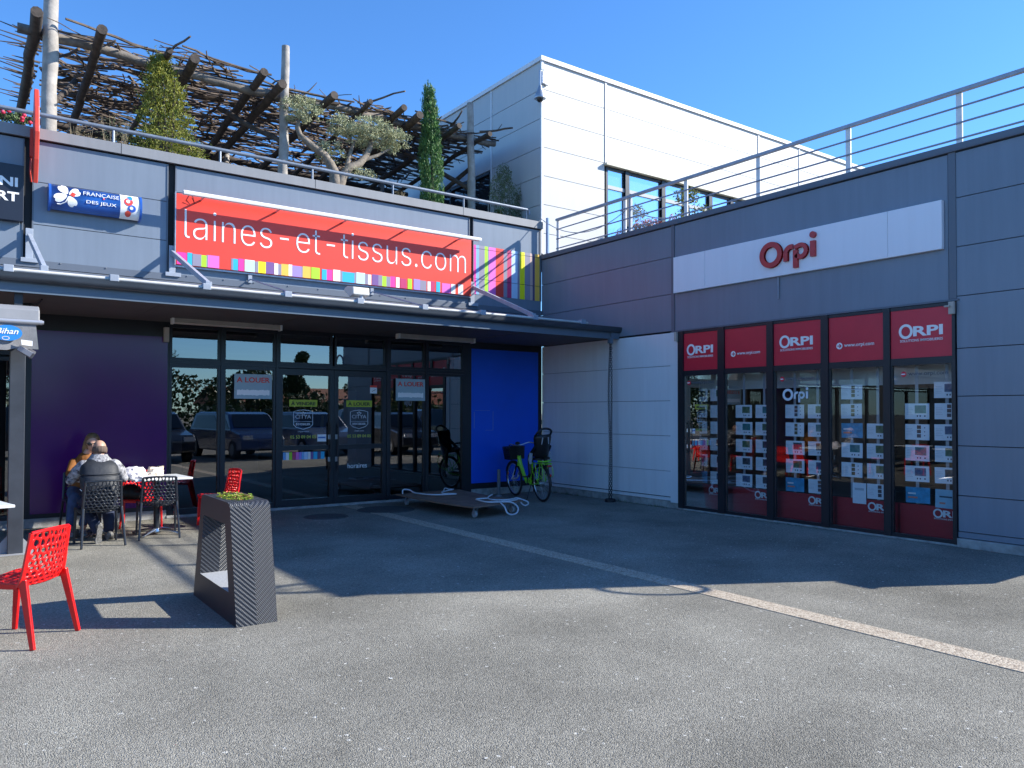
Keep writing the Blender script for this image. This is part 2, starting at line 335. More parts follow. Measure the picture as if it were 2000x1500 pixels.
prof=[(-2.373,3.155),(-2.367,3.118)]+[(-2.305+.062*math.cos(R(a)),3.118+.062*math.sin(R(a))) for a in range(190,361,17)]+[(-2.243,3.16),(-2.252,3.16)]+[(-2.305+.053*math.cos(R(a)),3.118+.053*math.sin(R(a))) for a in range(360,189,-17)]+[(-2.358,3.155)]
mb.prism(prof,lambda u,v,d:(d,u,v),X0,.055)
mb.box(X0,X1-.004,-2.25,-2.13,3.10,3.155); mb.box(.05,.058,-2.37,-2.243,3.06,3.16)
mb.build('gutter',GUT,cano,smooth=True)
# flashing at the wall foot with rivets
mb=M(); mb.box(X0,-.03,-.045,-.002,3.60,3.70); 
for i in range(40): mb.ell((-21+i*.54+rnd.uniform(-.04,.04),-.05,3.685),.012,.008,.012,6,4)
mb.build('flashing',GREYD,cano)
# struts
for x,xe in ((-13.55,-13.5),(-8.985,-8.95),(-7.145,-7.10),(-1.73,-1.72)):
    mb=M(); mb.box(x-.045,x+.045,-.055,-.014,3.70,4.13); mb.bar((x,-.06,4.02),(xe,-1.93,3.30),.05,.07); mb.box(x-.10,x+.12,-.075,-.05,3.66,3.72); mb.box(xe-.04,xe+.04,-1.99,-1.86,3.20,3.32)
    mb.build('strut',STEELP,cano,bevel=.004)
for x in (-5.98,-3.85,-11.2): 
    mb=M(); mb.tube([(x,-.05,3.74),(x+.18,-1.95,3.235)],.012,6); mb.box(x-.03,x+.03,-.07,-.04,3.68,3.80); mb.build('tie_rod',STEELP,cano)
# snow/led rail along the gutter
mb=M(); mb.cyl((X0,-2.13,3.215),(-.62,-2.13,3.212),.022,10); mb.build('rail_tube',GALV if 0 else mat('white_tube',(.60,.59,.57),.35,var=.08,vs=4),cano,smooth=True)
for i in range(13): 
    mb=M(); x=-.75-1.07*i; mb.box(x-.05,x+.05,-2.18,-2.07,3.165,3.262); mb.build('rail_clamp',STEELP,cano,bevel=.006)
# terrace railing on A
RAILM=mat('railing_grey',(.20,.235,.29),.4,metal=.3,var=.15,vs=6)
RA=thing('terrace_railing','single tube metal railing on the long grey parapet in front of the olive tree','railing',(-6,.15,5.53))
mb=M(); mb.cyl((-22,.15,5.80),(-.26,.15,5.80),.03,10); mb.tube([(-.26,.15,5.80),(-.22,.15,5.78),(-.215,.15,5.70)],.03,10); mb.build('top_rail',RAILM,RA,smooth=True)
mb=M(); mb.cyl((-22,.14,5.575),(-.26,.14,5.575),.011,8); mb.build('bottom_rail',RAILM,RA,smooth=True)
for i in range(13):
    mb=M(); x=-.285-1.53*i; mb.cyl((x,.15,5.53),(x,.15,5.80),.019,8); mb.build('post',RAILM,RA,smooth=True)
# ---- shopfront
# opening frames at plane y=0: (x0,x1,z0,z1)
def frame(parent,name,x0,x1,z0,z1,t,y0=-.02,y1=.05,mt=FRAME,tb=None,tt=None):
    mb=M(); tb=tb if tb is not None else t; tt=tt if tt is not None else t
    mb.box(x0,x0+t,y0,y1,z0,z1); mb.box(x1-t,x1,y0,y1,z0,z1); mb.box(x0+t,x1-t,y0+.001,y1-.001,z0,z0+tb); mb.box(x0+t,x1-t,y0+.001,y1-.001,z1-tt,z1)
    return mb.build(name,mt,parent)
def window(parent,x0,x1,z0,z1,t=.035,gm=GLA,nm='window',tb=None,tt=None,tilt=0):
    f=frame(parent,nm,x0,x1,z0,z1,t,tb=tb,tt=tt); mb=M(); 
    y=.012
    mb.add([(x0+t,y,z0+(tb or t)),(x1-t,y+tilt,z0+(tb or t)),(x1-t,y+tilt,z1-(tt or t)),(x0+t,y,z1-(tt or t))],[(0,1,2,3)]); mb.build('pane',gm,f); return f
def framed_panel(x0,x1,z0,z1,mt,name,bl,lab):
    mb=M(); mb.box(x0,x1,-.012,.0,z0,z1); mb.build(name,mt,A)
# surround masonry: header, columns
mb=M(); mb.box(-22,-.0,.0,.2,2.93,2.985); mb.box(-9.08,-8.935,-.01,.2,0.12,2.93); mb.box(-7.19,-7.165,-.01,.2,.0,2.93); mb.box(-1.90,-1.725,-.01,.2,0,2.93); mb.box(-.10,-.004,-.01,.2,.12,2.93)
mb.box(-8.935,-7.19,-.006,.2,2.74,2.93); mb.box(-1.725,-.10,-.006,.2,2.84,2.93); mb.box(-8.935,-7.19,-.006,.2,.13,.19); mb.box(-1.725,-.10,-.006,.2,.13,.24)
mb.build('shopfront_surround',FRAME,A)
framed_panel(-8.935,-7.19,.19,2.74,PURPLE,'purple_panel',0,0); framed_panel(-1.725,-.10,.24,2.84,BLUE,'blue_panel',0,0)
mb=M(); mb.box(-1.68,-1.34,-.0135,-.012,1.53,1.535) if 0 else None
for (a0,b0,a1,b1) in ((-1.66,1.30,-1.66,1.62),(-1.22,1.26,-1.22,1.63),(-1.40,1.26,-1.22,1.262),(-1.64,1.645,-1.30,1.645)):
    mb.bar((a0,-.0125,b0),(a1,-.0125,b1),.006,.004)
mb.build('adhesive_trace',mat('tape_trace',(.25,.33,.55),.7),A)
mb=M(); mb.box(-22,-7.19,-.03,.2,0,.13); mb.box(-1.725,-.0,-.03,.2,0,.13); mb.box(-7.19,-1.725,-.045,.2,0,.042); mb.build('plinth',CONC,A,bevel=.006)
xs=[-7.165,-6.395,-5.52]
ZT=2.355
window(A,-7.165,-6.41,.042,ZT-.02,.04,tt=.05,tb=.09,tilt=.004); window(A,-6.375,-5.535,.042,ZT-.02,.04,tt=.05,tb=.09,tilt=-.003)
window(A,-7.165,-6.41,ZT+.04,2.93,.04); window(A,-6.375,-5.535,ZT+.04,2.93,.04)
window(A,-5.50,-4.555,ZT+.04,2.93,.04); window(A,-4.52,-3.535,ZT+.04,2.93,.04,tilt=.003)
window(A,-3.49,-2.745,ZT+.04,2.93,.04); window(A,-2.71,-1.90,ZT+.04,2.93,.04,tilt=-.004)
window(A,-3.49,-2.745,.042,ZT-.02,.04,tt=.05,tb=.08,tilt=-.003); window(A,-2.71,-1.90,.042,ZT-.02,.04,tt=.05,tb=.08,tilt=.003)
mb=M(); mb.box(-7.165,-1.90,-.03,.06,ZT-.018,ZT+.038); 
for x0,x1 in ((-6.41,-6.375),(-5.535,-5.50),(-3.535,-3.49),(-2.745,-2.71)): mb.box(x0-.002,x1+.002,-.04,.07,.042,2.93)
mb.build('mullions',FRAME,A)
def door(x0,x1,hx,s):
    z1=ZT-.03; d=frame(A,'door',x0,x1,.05,z1,.075,y0=-.028,tb=.11,tt=.10)
    mb=M(); y=.012
    for a,b in ((.16,.97),(1.05,z1-.10)): mb.add([(x0+.075,y,a),(x1-.075,y+s*.003,a),(x1-.075,y+s*.003,b),(x0+.075,y,b)],[(0,1,2,3)])
    mb.build('pane',GLA,d); mb=M(); mb.box(x0+.075,x1-.075,-.02,.03,.97,1.05); mb.build('mid_rail',FRAME,d)
    mb=M(); mb.cyl((hx,-.075,.62),(hx,-.075,1.42),.013,8); mb.box(hx-.012,hx+.012,-.075,-.02,.68,.70); mb.box(hx-.012,hx+.012,-.075,-.02,1.34,1.36); mb.build('handle',FRAME,d,smooth=True)
    mb=M(); 
    for z in (.80,1.18): mb.box(hx+s*.0-.035,hx+.015,-.036,-.029,z-.035,z+.045)
    mb.build('lock_plate',mat('lock_alu',(.6,.62,.65),.35,metal=.8),d)
door(-5.497,-4.53,-4.60,1); door(-4.525,-3.54,-4.47,-1)
# interior of the empty unit
mb=M(); mb.box(-22,-1.75,9.0,9.1,0,2.9) if 0 else None
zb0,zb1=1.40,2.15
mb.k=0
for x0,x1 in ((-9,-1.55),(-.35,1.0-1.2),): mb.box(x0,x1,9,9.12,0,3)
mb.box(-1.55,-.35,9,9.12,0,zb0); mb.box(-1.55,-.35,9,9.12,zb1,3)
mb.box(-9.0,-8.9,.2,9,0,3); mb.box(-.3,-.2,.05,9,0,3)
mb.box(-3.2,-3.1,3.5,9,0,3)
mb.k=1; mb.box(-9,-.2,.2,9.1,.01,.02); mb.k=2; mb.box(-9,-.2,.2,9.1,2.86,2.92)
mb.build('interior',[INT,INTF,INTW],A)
mb=M(); mb.box(-4.7,-4.1,5.4,5.9,0,1.0); mb.box(-6.6,-6.3,3.0,5.6,0,1.25); mb.box(-2.9,-2.3,4.0,4.4,0,2.1); mb.build('fitting_counter',INTW,A)
# neighbouring cafe glazing, mostly left of the picture
for i in range(5):
    x1=-9.08-1.55*i; window(A,x1-1.55,x1,.13,2.35,.05); window(A,x1-1.55,x1,2.38,2.93,.05)
mb=M(); mb.box(-22,-16.85,0,.1,.13,2.93); mb.build('wall_end',GREY,A)
mb=M(); mb.k=0; mb.box(-17,-9.1,6,6.1,0,3); mb.k=1; mb.box(-17,-9.1,.2,6,.01,.02); mb.k=2; mb.box(-17,-9.1,.2,6,2.86,2.92); mb.build('interior',[INTW,INTF,INTW],A)
t=textmesh('Loto Presse PMU','lettering',SIGNW,'A',-15.4,2.50,2.4,.22,off=.01,at=-.03,parent=A)
# downlights in soffit: two batten lamps
for x0,x1,l in ((-7.26,-5.66,'left of the two cream batten lamps under the canopy, above the grey windows'),(-3.62,-2.06,'right of the two cream batten lamps under the canopy, next to the blue panel')):
    t=thing('batten_lamp',l,'lamp',((x0+x1)/2,-.6,2.93),group='batten lamps under the canopy')
    mb=M(); mb.prism([(-.64,2.965),(-.56,2.965),(-.545,2.90),(-.575,2.885),(-.625,2.885),(-.655,2.90)],lambda u,v,d:(d,u,v),x0,x1); mb.build('body',CREAM,t)
    mb=M(); 
    for x in (x0+.01,x1-.01): mb.box(x-.016,x+.016,-.66,-.54,2.88,2.965)
    mb.build('end_cap',WHITEP,t)
mb=M(); mb.box(-7.255,-7.185,-.10,-.02,2.66,2.88); tag(mb.build('junction_box',CREAM,bevel=.006),'small cream box at the top of the black shopfront corner','junction box')

# ================================================================ BUILDING B (agency wing, front x=0)
B=thing('agency_building','dark grey clad wing with a white lower wall and five tall shop windows','building',(0,-5,0))
YE=-9.88
mb=M(); J=[2.985,3.612,4.24,4.76]
mb.k=0
for z0,z1 in zip(J[:-1],J[1:]): mb.box(0,.05,-3.555,-.005,z0+.005,z1-.005)
mb.box(0,.05,-8.03,-3.64,2.985,4.755)
J=[.19,.62,1.215,1.81,2.385,3.015,3.612,4.207,4.76]
for z0,z1 in zip(J[:-1],J[1:]): mb.box(0,.05,YE+.01,-8.12,z0+.005,z1-.005)
for z0,z1 in zip(J[:-1],J[1:]):
    mb.box(.02,3.9,YE,YE+.05,z0+.005,z1-.005); mb.box(4.0,9,YE,YE+.05,z0+.005,z1-.005)
mb.k=1; mb.box(.035,.25,YE+.02,-8.115,0.1,4.79); mb.box(.035,.25,-8.12,-.03,2.99,4.79); mb.box(.035,.25,-3.70,-.03,.1,2.99)
mb.k=2; mb.box(-.012,.04,-3.635,-3.565,2.97,4.77); mb.box(-.012,.04,-8.125,-8.04,2.99,4.77)
mb.box(-.02,.05,-8.15,-3.60,2.962,2.986)
mb.k=0; mb.box(.0,.034,YE+.01,-8.115,.12,.185)
mb.box(.25,9,YE+.06,YE+.1,0.1,4.8); mb.box(8.9,9,YE+.1,-.02,0,4.8)
mb.build('wall',[GREY,DARK,GREYD],B)
mb=M(); J=[.19,.62,1.215,1.81,2.40,2.96]
for z0,z1 in zip(J[:-1],J[1:]): mb.box(.0,.05,-3.535,-.015,z0+.004,z1-.004)
mb.box(-.012,.06,-3.705,-3.54,.10,2.96)
mb.box(.004,.05,-3.53,-.015,.125,.178)
mb.build('white_wall',WHITED,B)
mb=M(); mb.box(.02,.25,-3.72,-.01,0,.12); mb.box(-.03,.25,YE,-8.11,0,.11); mb.box(-.02,.2,-8.11,-3.72,0,.03); mb.build('plinth',CONC,B,bevel=.008)
mb=M(); mb.box(-.035,.3,YE-.03,.0,4.785,4.86); mb.box(-.04,.3,YE-.035,0,4.77,4.786); mb.box(.3,9,YE-.03,YE+.3,4.785,4.86); mb.build('parapet_cap',GREYD,B,bevel=.005)
mb=M(); mb.box(.2,9,YE+.2,-.01,4.55,4.62); mb.build('terrace_deck',mat('deck_grey',(.2,.18,.16)),B)
# railing B
RB=thing('roof_railing','four rail white and grey railing running up along the agency roof','railing',(.1,-5,4.86))
for z,r in ((5.535,.026),(5.34,.013),(5.145,.013),(4.95,.013)):
    mb=M(); 
    if r>.02: mb.box(.07,.13,YE+.1,-.36,z-.022,z+.022); mb.box(.13,8,YE+.1,YE+.16,z-.022,z+.022)
    else: mb.cyl((.1,YE+.12,z),(.1,-.36,z),r,8); mb.cyl((.1,YE+.12,z),(8,YE+.12,z),r,8)
    mb.build('rail',STEELP if r>.02 else mat('rail_steel',(.26,.30,.38),.4),RB)
for y in (-.39,-2.32,-3.78,-5.22,-6.68,-8.12,-9.74):
    mb=M(); mb.box(.105,.135,y-.035,y+.035,4.62,5.51); mb.build('post',mat('white_post',(.74,.74,.74),.5,var=.06),RB,bevel=.004)
mb=M(); mb.box(.09,.14,-2.50,-2.45,4.6,5.50); mb.build('brace_post',STEELP,RB)
# windows B
ys=[-3.72,-3.83,-4.545,-4.67,-5.45,-5.56,-6.335,-6.445,-7.225,-7.312,-8.075,-8.11]
mb=M(); 
for i in range(0,12,2): mb.box(-.03,.06,ys[i+1],ys[i],.03,2.96)
mb.build('mullions',FRAME,B)
panes=[(ys[i],ys[i+1]) for i in range(1,10,2)]
for i,(ya,yb) in enumerate(panes):
    mb=M(); mb.box(-.015,.05,yb,ya,2.915,2.955); mb.box(-.015,.05,yb,ya,2.215,2.30); mb.box(-.015,.05,yb,ya,.03,.075); mb.box(-.01,.045,ya-.018,ya,.075,2.215); mb.box(-.01,.045,yb,yb+.018,.075,2.215)
    w=mb.build('window',FRAME,B); mb=M(); x=.012; t=(.004,-.005,.003,-.003,.005)[i]
    mb.add([(x,ya-.018,.075),(x+t,yb+.018,.075),(x+t,yb+.018,2.215),(x,ya-.018,2.215)],[(3,2,1,0)]); mb.build('pane',GLB,w)
    mb=M(); mb.box(-.004,.03,yb+.004,ya-.004,2.302,2.913); fr=mb.build('fascia_panel',STKR,B)
    def ring(cx,cz,r,wd,n=28,ry=None): 
        mm=M(); stroke(mm,arc(cx,cz,r,0,360,n,ry)[:-1],wd,fB(-.005),0,.004,close=True); return mm
    if i%2==0:
        u0=(3.903,0,5.664,0,7.423)[i]; o=ring(u0+.085,2.64,.072,.032,ry=.078); o.build('logo_ring',SIGNW,fr)
        textmesh('RPI','lettering',SIGNW,'B',u0+.178,2.572,.36,.125,off=.03,at=-.005,parent=fr); textmesh('SOLUTIONS IMMOBILIERES','lettering',SIGNW,'B',u0+.012,2.505,.525,.032,off=.004,at=-.005,parent=fr)
    else:
        u0=(0,4.789,0,6.558,0)[i]; mm=M(); mm.prism(arc(u0+.045,2.52,.045,0,358,24),fB(-.005),0,.003); mm.build('arrow_disc',SIGNW,fr)
        mm=M(); stroke(mm,[(u0+.018,2.52),(u0+.068,2.52)],.012,fB(-.009),0,.003); stroke(mm,[(u0+.046,2.545),(u0+.072,2.52),(u0+.046,2.495)],.012,fB(-.009),0,.003); mm.build('arrow',STKR,fr)
        textmesh('www.orpi.com','lettering',SIGNW,'B',u0+.115,2.487,.42,.06,off=.006,at=-.005,parent=fr)
    if i in(0,2,4):
        u0=(3.89,0,5.655,0,7.43)[i]; mm=M(); mm.prism(arc(u0+.04,2.10,.036,0,358,20),fB(.008),0,.002); mm.build('arrow_disc',STKR,w)
        mm=M(); stroke(mm,[(u0+.012,2.10),(u0+.062,2.10)],.014,fB(.004),0,.003); mm.build('arrow',SIGNW,w)
        textmesh('www.orpi.com','lettering',mat('lettering_grey',(.10,.11,.13),.5),'B',u0+.10,2.065,.48 if i==4 else .46,.062,off=.006,at=.008,parent=w)
# agency room
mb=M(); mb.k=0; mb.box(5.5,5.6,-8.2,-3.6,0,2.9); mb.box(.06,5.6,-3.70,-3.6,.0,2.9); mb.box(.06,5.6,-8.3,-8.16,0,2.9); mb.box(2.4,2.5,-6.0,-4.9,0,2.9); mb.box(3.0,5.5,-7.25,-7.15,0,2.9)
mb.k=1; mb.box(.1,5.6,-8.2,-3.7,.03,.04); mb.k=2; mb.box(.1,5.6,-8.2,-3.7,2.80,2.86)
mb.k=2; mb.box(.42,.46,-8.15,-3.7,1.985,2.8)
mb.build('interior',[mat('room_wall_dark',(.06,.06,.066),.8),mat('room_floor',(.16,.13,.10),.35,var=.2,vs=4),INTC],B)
mb=M()
for y in (-5.0,-6.7,-7.6): mb.lathe([(0,2.79),(.05,2.79),(.055,2.80)],(.9,y,0),12)
# ================================================================ WHITE UPPER BUILDING (corner x=0,y=0)
Wb=thing('white_building','tall white panel clad block rising behind the corner of the two dark wings','building',(6,4,5))
mb=M(); J=[4.63,5.33,5.93,6.53,7.128,7.731,8.337,8.93]
def grow(x0,x1,zs):
    for z0,z1 in zip(zs[:-1],zs[1:]): mb.box(x0,x1,0.0,.05,z0+.006,z1-.006)
mb.k=0
grow(.03,1.755,J); grow(1.81,7.19,[7.10]+J[5:]); grow(7.24,9.0,J); grow(9.05,22,J)
yj=[.04,1.83]
for y0,y1 in ((.05,1.83),):
    for z0,z1 in zip(J[:-1],J[1:]): mb.box(0,.05,y0,y1,z0+.006,z1-.006)
for z0,z1 in zip(J[4:-1],J[5:]): mb.box(0,.05,1.88,6.9,z0+.006,z1-.006); mb.box(0,.05,6.95,16,z0+.006,z1-.006)
mb.k=1
mb.box(.03,1.78,.03,.3,4.6,8.97); mb.box(1.78,7.2,.03,.3,7.1,8.97); mb.box(7.2,22,.03,.3,4.6,8.97); mb.box(.03,.3,.03,1.85,4.6,8.97); mb.box(.03,.3,1.85,16,7.1,8.97); mb.box(.03,.3,9.0,16,4.6,7.1)
mb.box(.3,22,.3,16,8.80,8.9); mb.k=0; mb.box(21.9,22,.05,16,4.6,8.9)
mb.build('wall',[WHITE,mat('joint_grey',(.25,.26,.28),.7)],Wb)
mb=M(); mb.box(-.04,22,-.04,.30,8.93,9.02); mb.box(-.04,.30,.30,16,8.93,9.02)
for x in (1.765,7.2,9.01): mb.box(x,x+.05,-.015,.03,7.12 if x<7 else 4.64,8.93)
mb.box(-.015,.035,-.012,.028,4.9,8.93); mb.box(-.015,.03,1.835,1.875,4.9,8.93)
mb.build('coping',mat('coping_white',(.72,.73,.76),.4,var=.05),Wb)
mb=M(); mb.box(1.74,7.2,-.10,.05,7.07,7.12); mb.build('window_hood',mat('hood_cream',(.55,.53,.42),.5),Wb)
GLW=mat('sky_reflecting_glass',(.72,.84,.95),.03,spec=1.0,metal=.9)
wx=[1.80,2.44,3.62,4.42,5.30,6.12,7.18]
for a_,b_ in zip(wx[:-1],wx[1:]):
    f=frame(Wb,'window',a_,b_,4.66,7.07,.06,y0=.0,y1=.08); mb=M(); mb.add([(a_+.06,.04,4.72),(b_-.06,.04,4.72),(b_-.06,.04,7.01),(a_+.06,.04,7.01)],[(0,1,2,3)]); mb.build('pane',GLW,f)
    mb=M(); mb.box(a_+.06,b_-.06,.01,.06,6.58,6.66); mb.box(a_+.06,b_-.06,.01,.06,5.35,5.42); mb.build('glazing_bar',mat('bar_grey',(.35,.37,.4),.4),f)
mb=M(); 
for x in wx[1:]: mb.box(x-.06,x+.06,-.025,.06,4.66,7.07)
mb.build('mullions',FRAME,Wb)
f=M(); 
for y in (1.85,3.6,5.4,7.2,8.9): f.box(-.01,.1,y,y+.07,5.25,7.08)
f.box(-.01,.1,1.85,9,7.04,7.10); f.box(-.01,.1,1.85,9,5.2,5.27); f=f.build('window',FRAME,Wb); mb=M(); mb.add([(.05,1.85,5.2),(.05,9,5.2),(.05,9,7.1),(.05,1.85,7.1)],[(3,2,1,0)]); mb.build('pane',mat('dark_glass',(.02,.025,.035),.04,spec=.8),f)
# dome camera on the white corner
t=thing('dome_camera','grey dome surveillance camera hanging from a bracket on the white building corner','camera',(-.10,-.06,8.15))
mb=M(); mb.tube([(-.01,-.01,8.72),(-.02,-.07,8.70),(-.10,-.075,8.66),(-.11,-.08,8.5),(-.11,-.08,8.33)],.022,8); mb.box(.03,.13,-.08,-.01,8.42,8.60); mb.box(-.05,.02,-.10,-.02,8.42,8.66); mb.build('bracket',GALV,t,smooth=True)
mb=M(); mb.lathe([(0,8.36),(.035,8.34),(.055,8.26),(.095,8.17),(.125,8.10),(.12,8.075),(0,8.07)],(-.11,-.08,0),20); mb.build('housing',GALV,t,smooth=True)
mb=M(); mb.ell((-.11,-.08,8.075),.075,.075,.075,16,10); mb.build('dome',mat('smoked_dome',(.02,.02,.025),.08),t,smooth=True)
# cable from corner to the roof railing
def hang(a,b,sag,n=24): 
    a,b=Vector(a),Vector(b); return [a.lerp(b,i/n)-Vector((0,0,sag*4*(i/n)*(1-i/n))) for i in range(n+1)]
mb=M(); mb.tube(hang((-.05,-.02,5.62),(.1,-2.45,5.35),.38),.008,5); mb.tube(hang((.1,-2.45,5.35),(.4,-3.4,5.05),.12),.011,5); mb.tube([(-.05,-.02,5.62),(-.09,-.03,5.5),(-.05,-.04,5.44),(-.02,.02,5.40)],.008,5)
tag(mb.build('cable',mat('cable_grey',(.35,.36,.38),.6)),'thin loose cable drooping from the corner to the roof railing','cable')
mb=M(); mb.box(.03,.075,-.16,-.10,4.87,5.62); tag(mb.build('blue_post',mat('post_blue_grey',(.25,.36,.58),.4),None,bevel=.004),'short blue grey upright post standing at the corner between the two parapets','post')

# ================================================================ SIGNS
# laines-et-tissus.com
t=thing('shop_sign','long red shop sign with white letters and a row of coloured stripes along its foot','sign',(-4.45,-.1,3.84))
mb=M(); mb.k=0; mb.box(-7.105,-1.79,-.095,-.02,3.845,4.93); mb.build('board',[SIGNR],t,bevel=.003)
mb=M(); mb.box(-7.12,-1.775,-.06,-.015,3.815,3.842); mb.box(-7.122,-7.108,-.10,-.015,3.83,4.95); mb.build('edge_trim',GALV,t)
textmesh('laines-et-tissus.com','lettering',SIGNW,'A',-6.985,4.262,5.07,.452,off=-.012,at=-.0955,parent=t,font=INTER)
ST=[(-7.089,-6.952,'pk'),(-6.94,-6.871,'cy'),(-6.865,-6.737,'gr'),(-6.737,-6.66,'gn'),(-6.66,-6.637,'gr'),(-6.637,-6.47,'pv'),(-6.287,-6.257,'gr'),(-6.257,-6.183,'cy'),(-6.176,-6.089,'pk'),(-6.077,-5.919,'pc'),(-5.913,-5.862,'gr'),(-5.862,-5.74,'ye'),(-5.74,-5.61,'pu'),(-5.603,-5.538,'wh'),(-5.538,-5.485,'gr'),(-5.485,-5.365,'or'),(-5.364,-5.304,'wh'),(-5.3,-5.148,'vi'),(-5.148,-5.124,'gr'),(-5.124,-4.99,'or'),(-4.977,-4.829,'gn'),(-4.791,-4.704,'cy'),(-4.704,-4.602,'pk'),(-4.59,-4.462,'wh'),(-4.462,-4.423,'gr'),(-4.423,-4.201,'cy'),(-4.201,-4.162,'gr'),(-4.162,-4.002,'pc'),(-4.002,-3.943,'gr'),(-3.943,-3.881,'wh'),(-3.867,-3.744,'pu'),(-3.744,-3.67,'gr'),(-3.67,-3.587,'gn'),(-3.587,-3.509,'gr'),(-3.509,-3.411,'pk'),(-3.397,-3.326,'wh'),(-3.312,-3.183,'cr'),(-3.16,-3.076,'gn'),(-3.038,-2.907,'vi'),(-2.907,-2.773,'gr'),(-2.75,-2.684,'wh'),(-2.684,-2.594,'cr'),(-2.563,-2.481,'cy'),(-2.442,-2.257,'pv'),(-2.241,-2.148,'wh'),(-2.085,-1.975,'wh')]
ks=['pk','cy','gr','gn','pv','pc','ye','pu','wh','or','vi','cr','bl','rd','pb','ta','dp']
mb=M()
for i,(a_,b_,c) in enumerate(ST): mb.k=ks.index(c); mb.box(a_,b_,-.0985,-.0952,3.85,4.035+.008*math.sin(i*1.7))
mb.build('stripes',[colm(k) for k in ks],t)
ST=[(-1.69,-1.622,'pk'),(-1.622,-1.556,'bl'),(-1.556,-1.421,'gr'),(-1.421,-1.345,'gn'),(-1.345,-1.32,'gr'),(-1.32,-1.157,'pv'),(-1.157,-.966,'rd'),(-.966,-.878,'gr'),(-.878,-.772,'cr'),(-.772,-.621,'pb'),(-.621,-.567,'gr'),(-.567,-.44,'ye'),(-.44,-.303,'gr'),(-.303,-.238,'ta'),(-.238,-.183,'dp'),(-.183,-.04,'or')]
mb=M()
for a_,b_,c in ST: 
    mb.k=ks.index(c)
    for z0,z1 in ((3.905,4.203),(4.211,4.796),(4.804,4.865)): mb.box(a_,b_,-.006,-.0005,z0,z1)
tag(mb.build('stripe_sign',[colm(k) for k in ks]),'tall multicoloured vertical stripe panel on the wall in the corner, right of the red sign','sign')
# lamp bar over the sign
t=thing('sign_lamp_bar','long white lamp bar on short arms above the red sign','lamp',(-4.45,-.2,4.93))
mb=M(); mb.prism([(a_-.10,b_-.03) for a_,b_ in [(-.27,4.895),(-.275,4.925),(-.25,4.955),(-.19,4.965),(-.165,4.94),(-.17,4.90),(-.20,4.915),(-.24,4.912)]],lambda u,v,d:(d,u,v),-7.06,-1.73); mb.build('hood',mat('lamp_hood_white',(.78,.76,.74),.4),t,smooth=True)
for x in (-6.75,-5.58,-4.42,-3.27,-2.12):
    mb=M(); mb.bar((x,-.29,4.885),(x,-.02,4.87),.022,.022); mb.build('arm',GALV,t)
mb=M(); mb.tube([(-7.1,-.03,4.95),(-6.95,-.06,4.96),(-6.88,-.14,4.90),(-6.85,-.12,4.80),(-6.90,-.16,4.88)],.006,5); mb.build('wire',FRAME,t)
# FDJ light box
t=thing('lottery_sign','rounded blue light box sign with a white clover and lettering','sign',(-8.18,-.12,4.6))
x0,x1=-8.775,-7.60; zc,hz=4.60,.178
def hc(z0,z1,n=9): return [(-.055-.165*math.sqrt(max(0,1-((z-zc)/hz)**2))**.8,z) for z in [z0+(z1-z0)*i/n for i in range(n+1)]]
def fdjm():
    m=mat('lightbox_blue',(.015,.07,.33),.25,coat=.4); n=m.node_tree; p=n.nodes['Principled BSDF']; tc=n.nodes.new('ShaderNodeTexCoord'); no=n.nodes.new('ShaderNodeTexNoise'); no.inputs['Scale'].default_value=1.6
    cr=n.nodes.new('ShaderNodeValToRGB'); e=cr.color_ramp.elements; e[0].position=.35; e[0].color=(.005,.016,.09,1); e[1].position=.62; e[1].color=(.014,.10,.40,1)
    n.links.new(tc.outputs['Object'],no.inputs[0]); n.links.new(no.outputs[0],cr.inputs[0]); n.links.new(cr.outputs[0],p.inputs['Base Color']); return m
def curved(xa,xb,mt,name,off=0):
    mb=M(); pr=[(y-off,z) for y,z in hc(zc-hz+.002,zc+hz-.002,14)]; P=[(xa,y,z) for y,z in pr]+[(xb,y,z) for y,z in pr]; n=len(pr)
    mb.add(P,[(i,i+n,i+n+1,i+1) for i in range(n-1)]); 
    if not off: mb.add([(xa,-.03,zc-hz),(xb,-.03,zc-hz),(xb,-.03,zc+hz),(xa,-.03,zc+hz)],[(0,3,2,1)]); 
    return mb.build(name,mt,t,smooth=True)
curved(x0+.03,-7.885,fdjm(),'blue_face'); curved(-7.885,x1-.03,SIGNW,'white_face')
mb=M()
for xa,xb in ((x0,x0+.03),(x1-.03,x1)):
    pr=[(-.03,zc-hz-.012)]+[(y-.012,zc+(z-zc)*1.06) for y,z in hc(zc-hz,zc+hz,14)]+[(-.03,zc+hz+.012)]; mb.prism(pr,lambda u,v,d:(d,u,v),xa,xb)
mb.build('end_cap',mat('cap_blue',(.02,.10,.42),.3),t); mb=M(); mb.box(x0+.03,x1-.03,-.05,-.005,zc-hz,zc+hz); mb.build('back_box',GREYD,t)
def yon(z): return -.055-.165*math.sqrt(max(0,1-((z-zc)/hz)**2))**.8
def onbox(poly,mt,nm,off=.004):
    mb=M(); n=len(poly); cx=sum(p[0] for p in poly)/n; cz=sum(p[1] for p in poly)/n; P=[]; rings=4
    P.append((cx,yon(cz)-off,cz))
    for k in range(1,rings+1):
        for x,z in poly: X=cx+(x-cx)*k/rings; Z=cz+(z-cz)*k/rings; P.append((X,yon(Z)-off,Z))
    F=[(0,1+i,1+(i+1)%n) for i in range(n)]
    for k in range(rings-1):
        for i in range(n): a=1+k*n+i;b=1+k*n+(i+1)%n; F.append((a,a+n,b+n,b))
    mb.add(P,F); return mb.build(nm,mt,t)
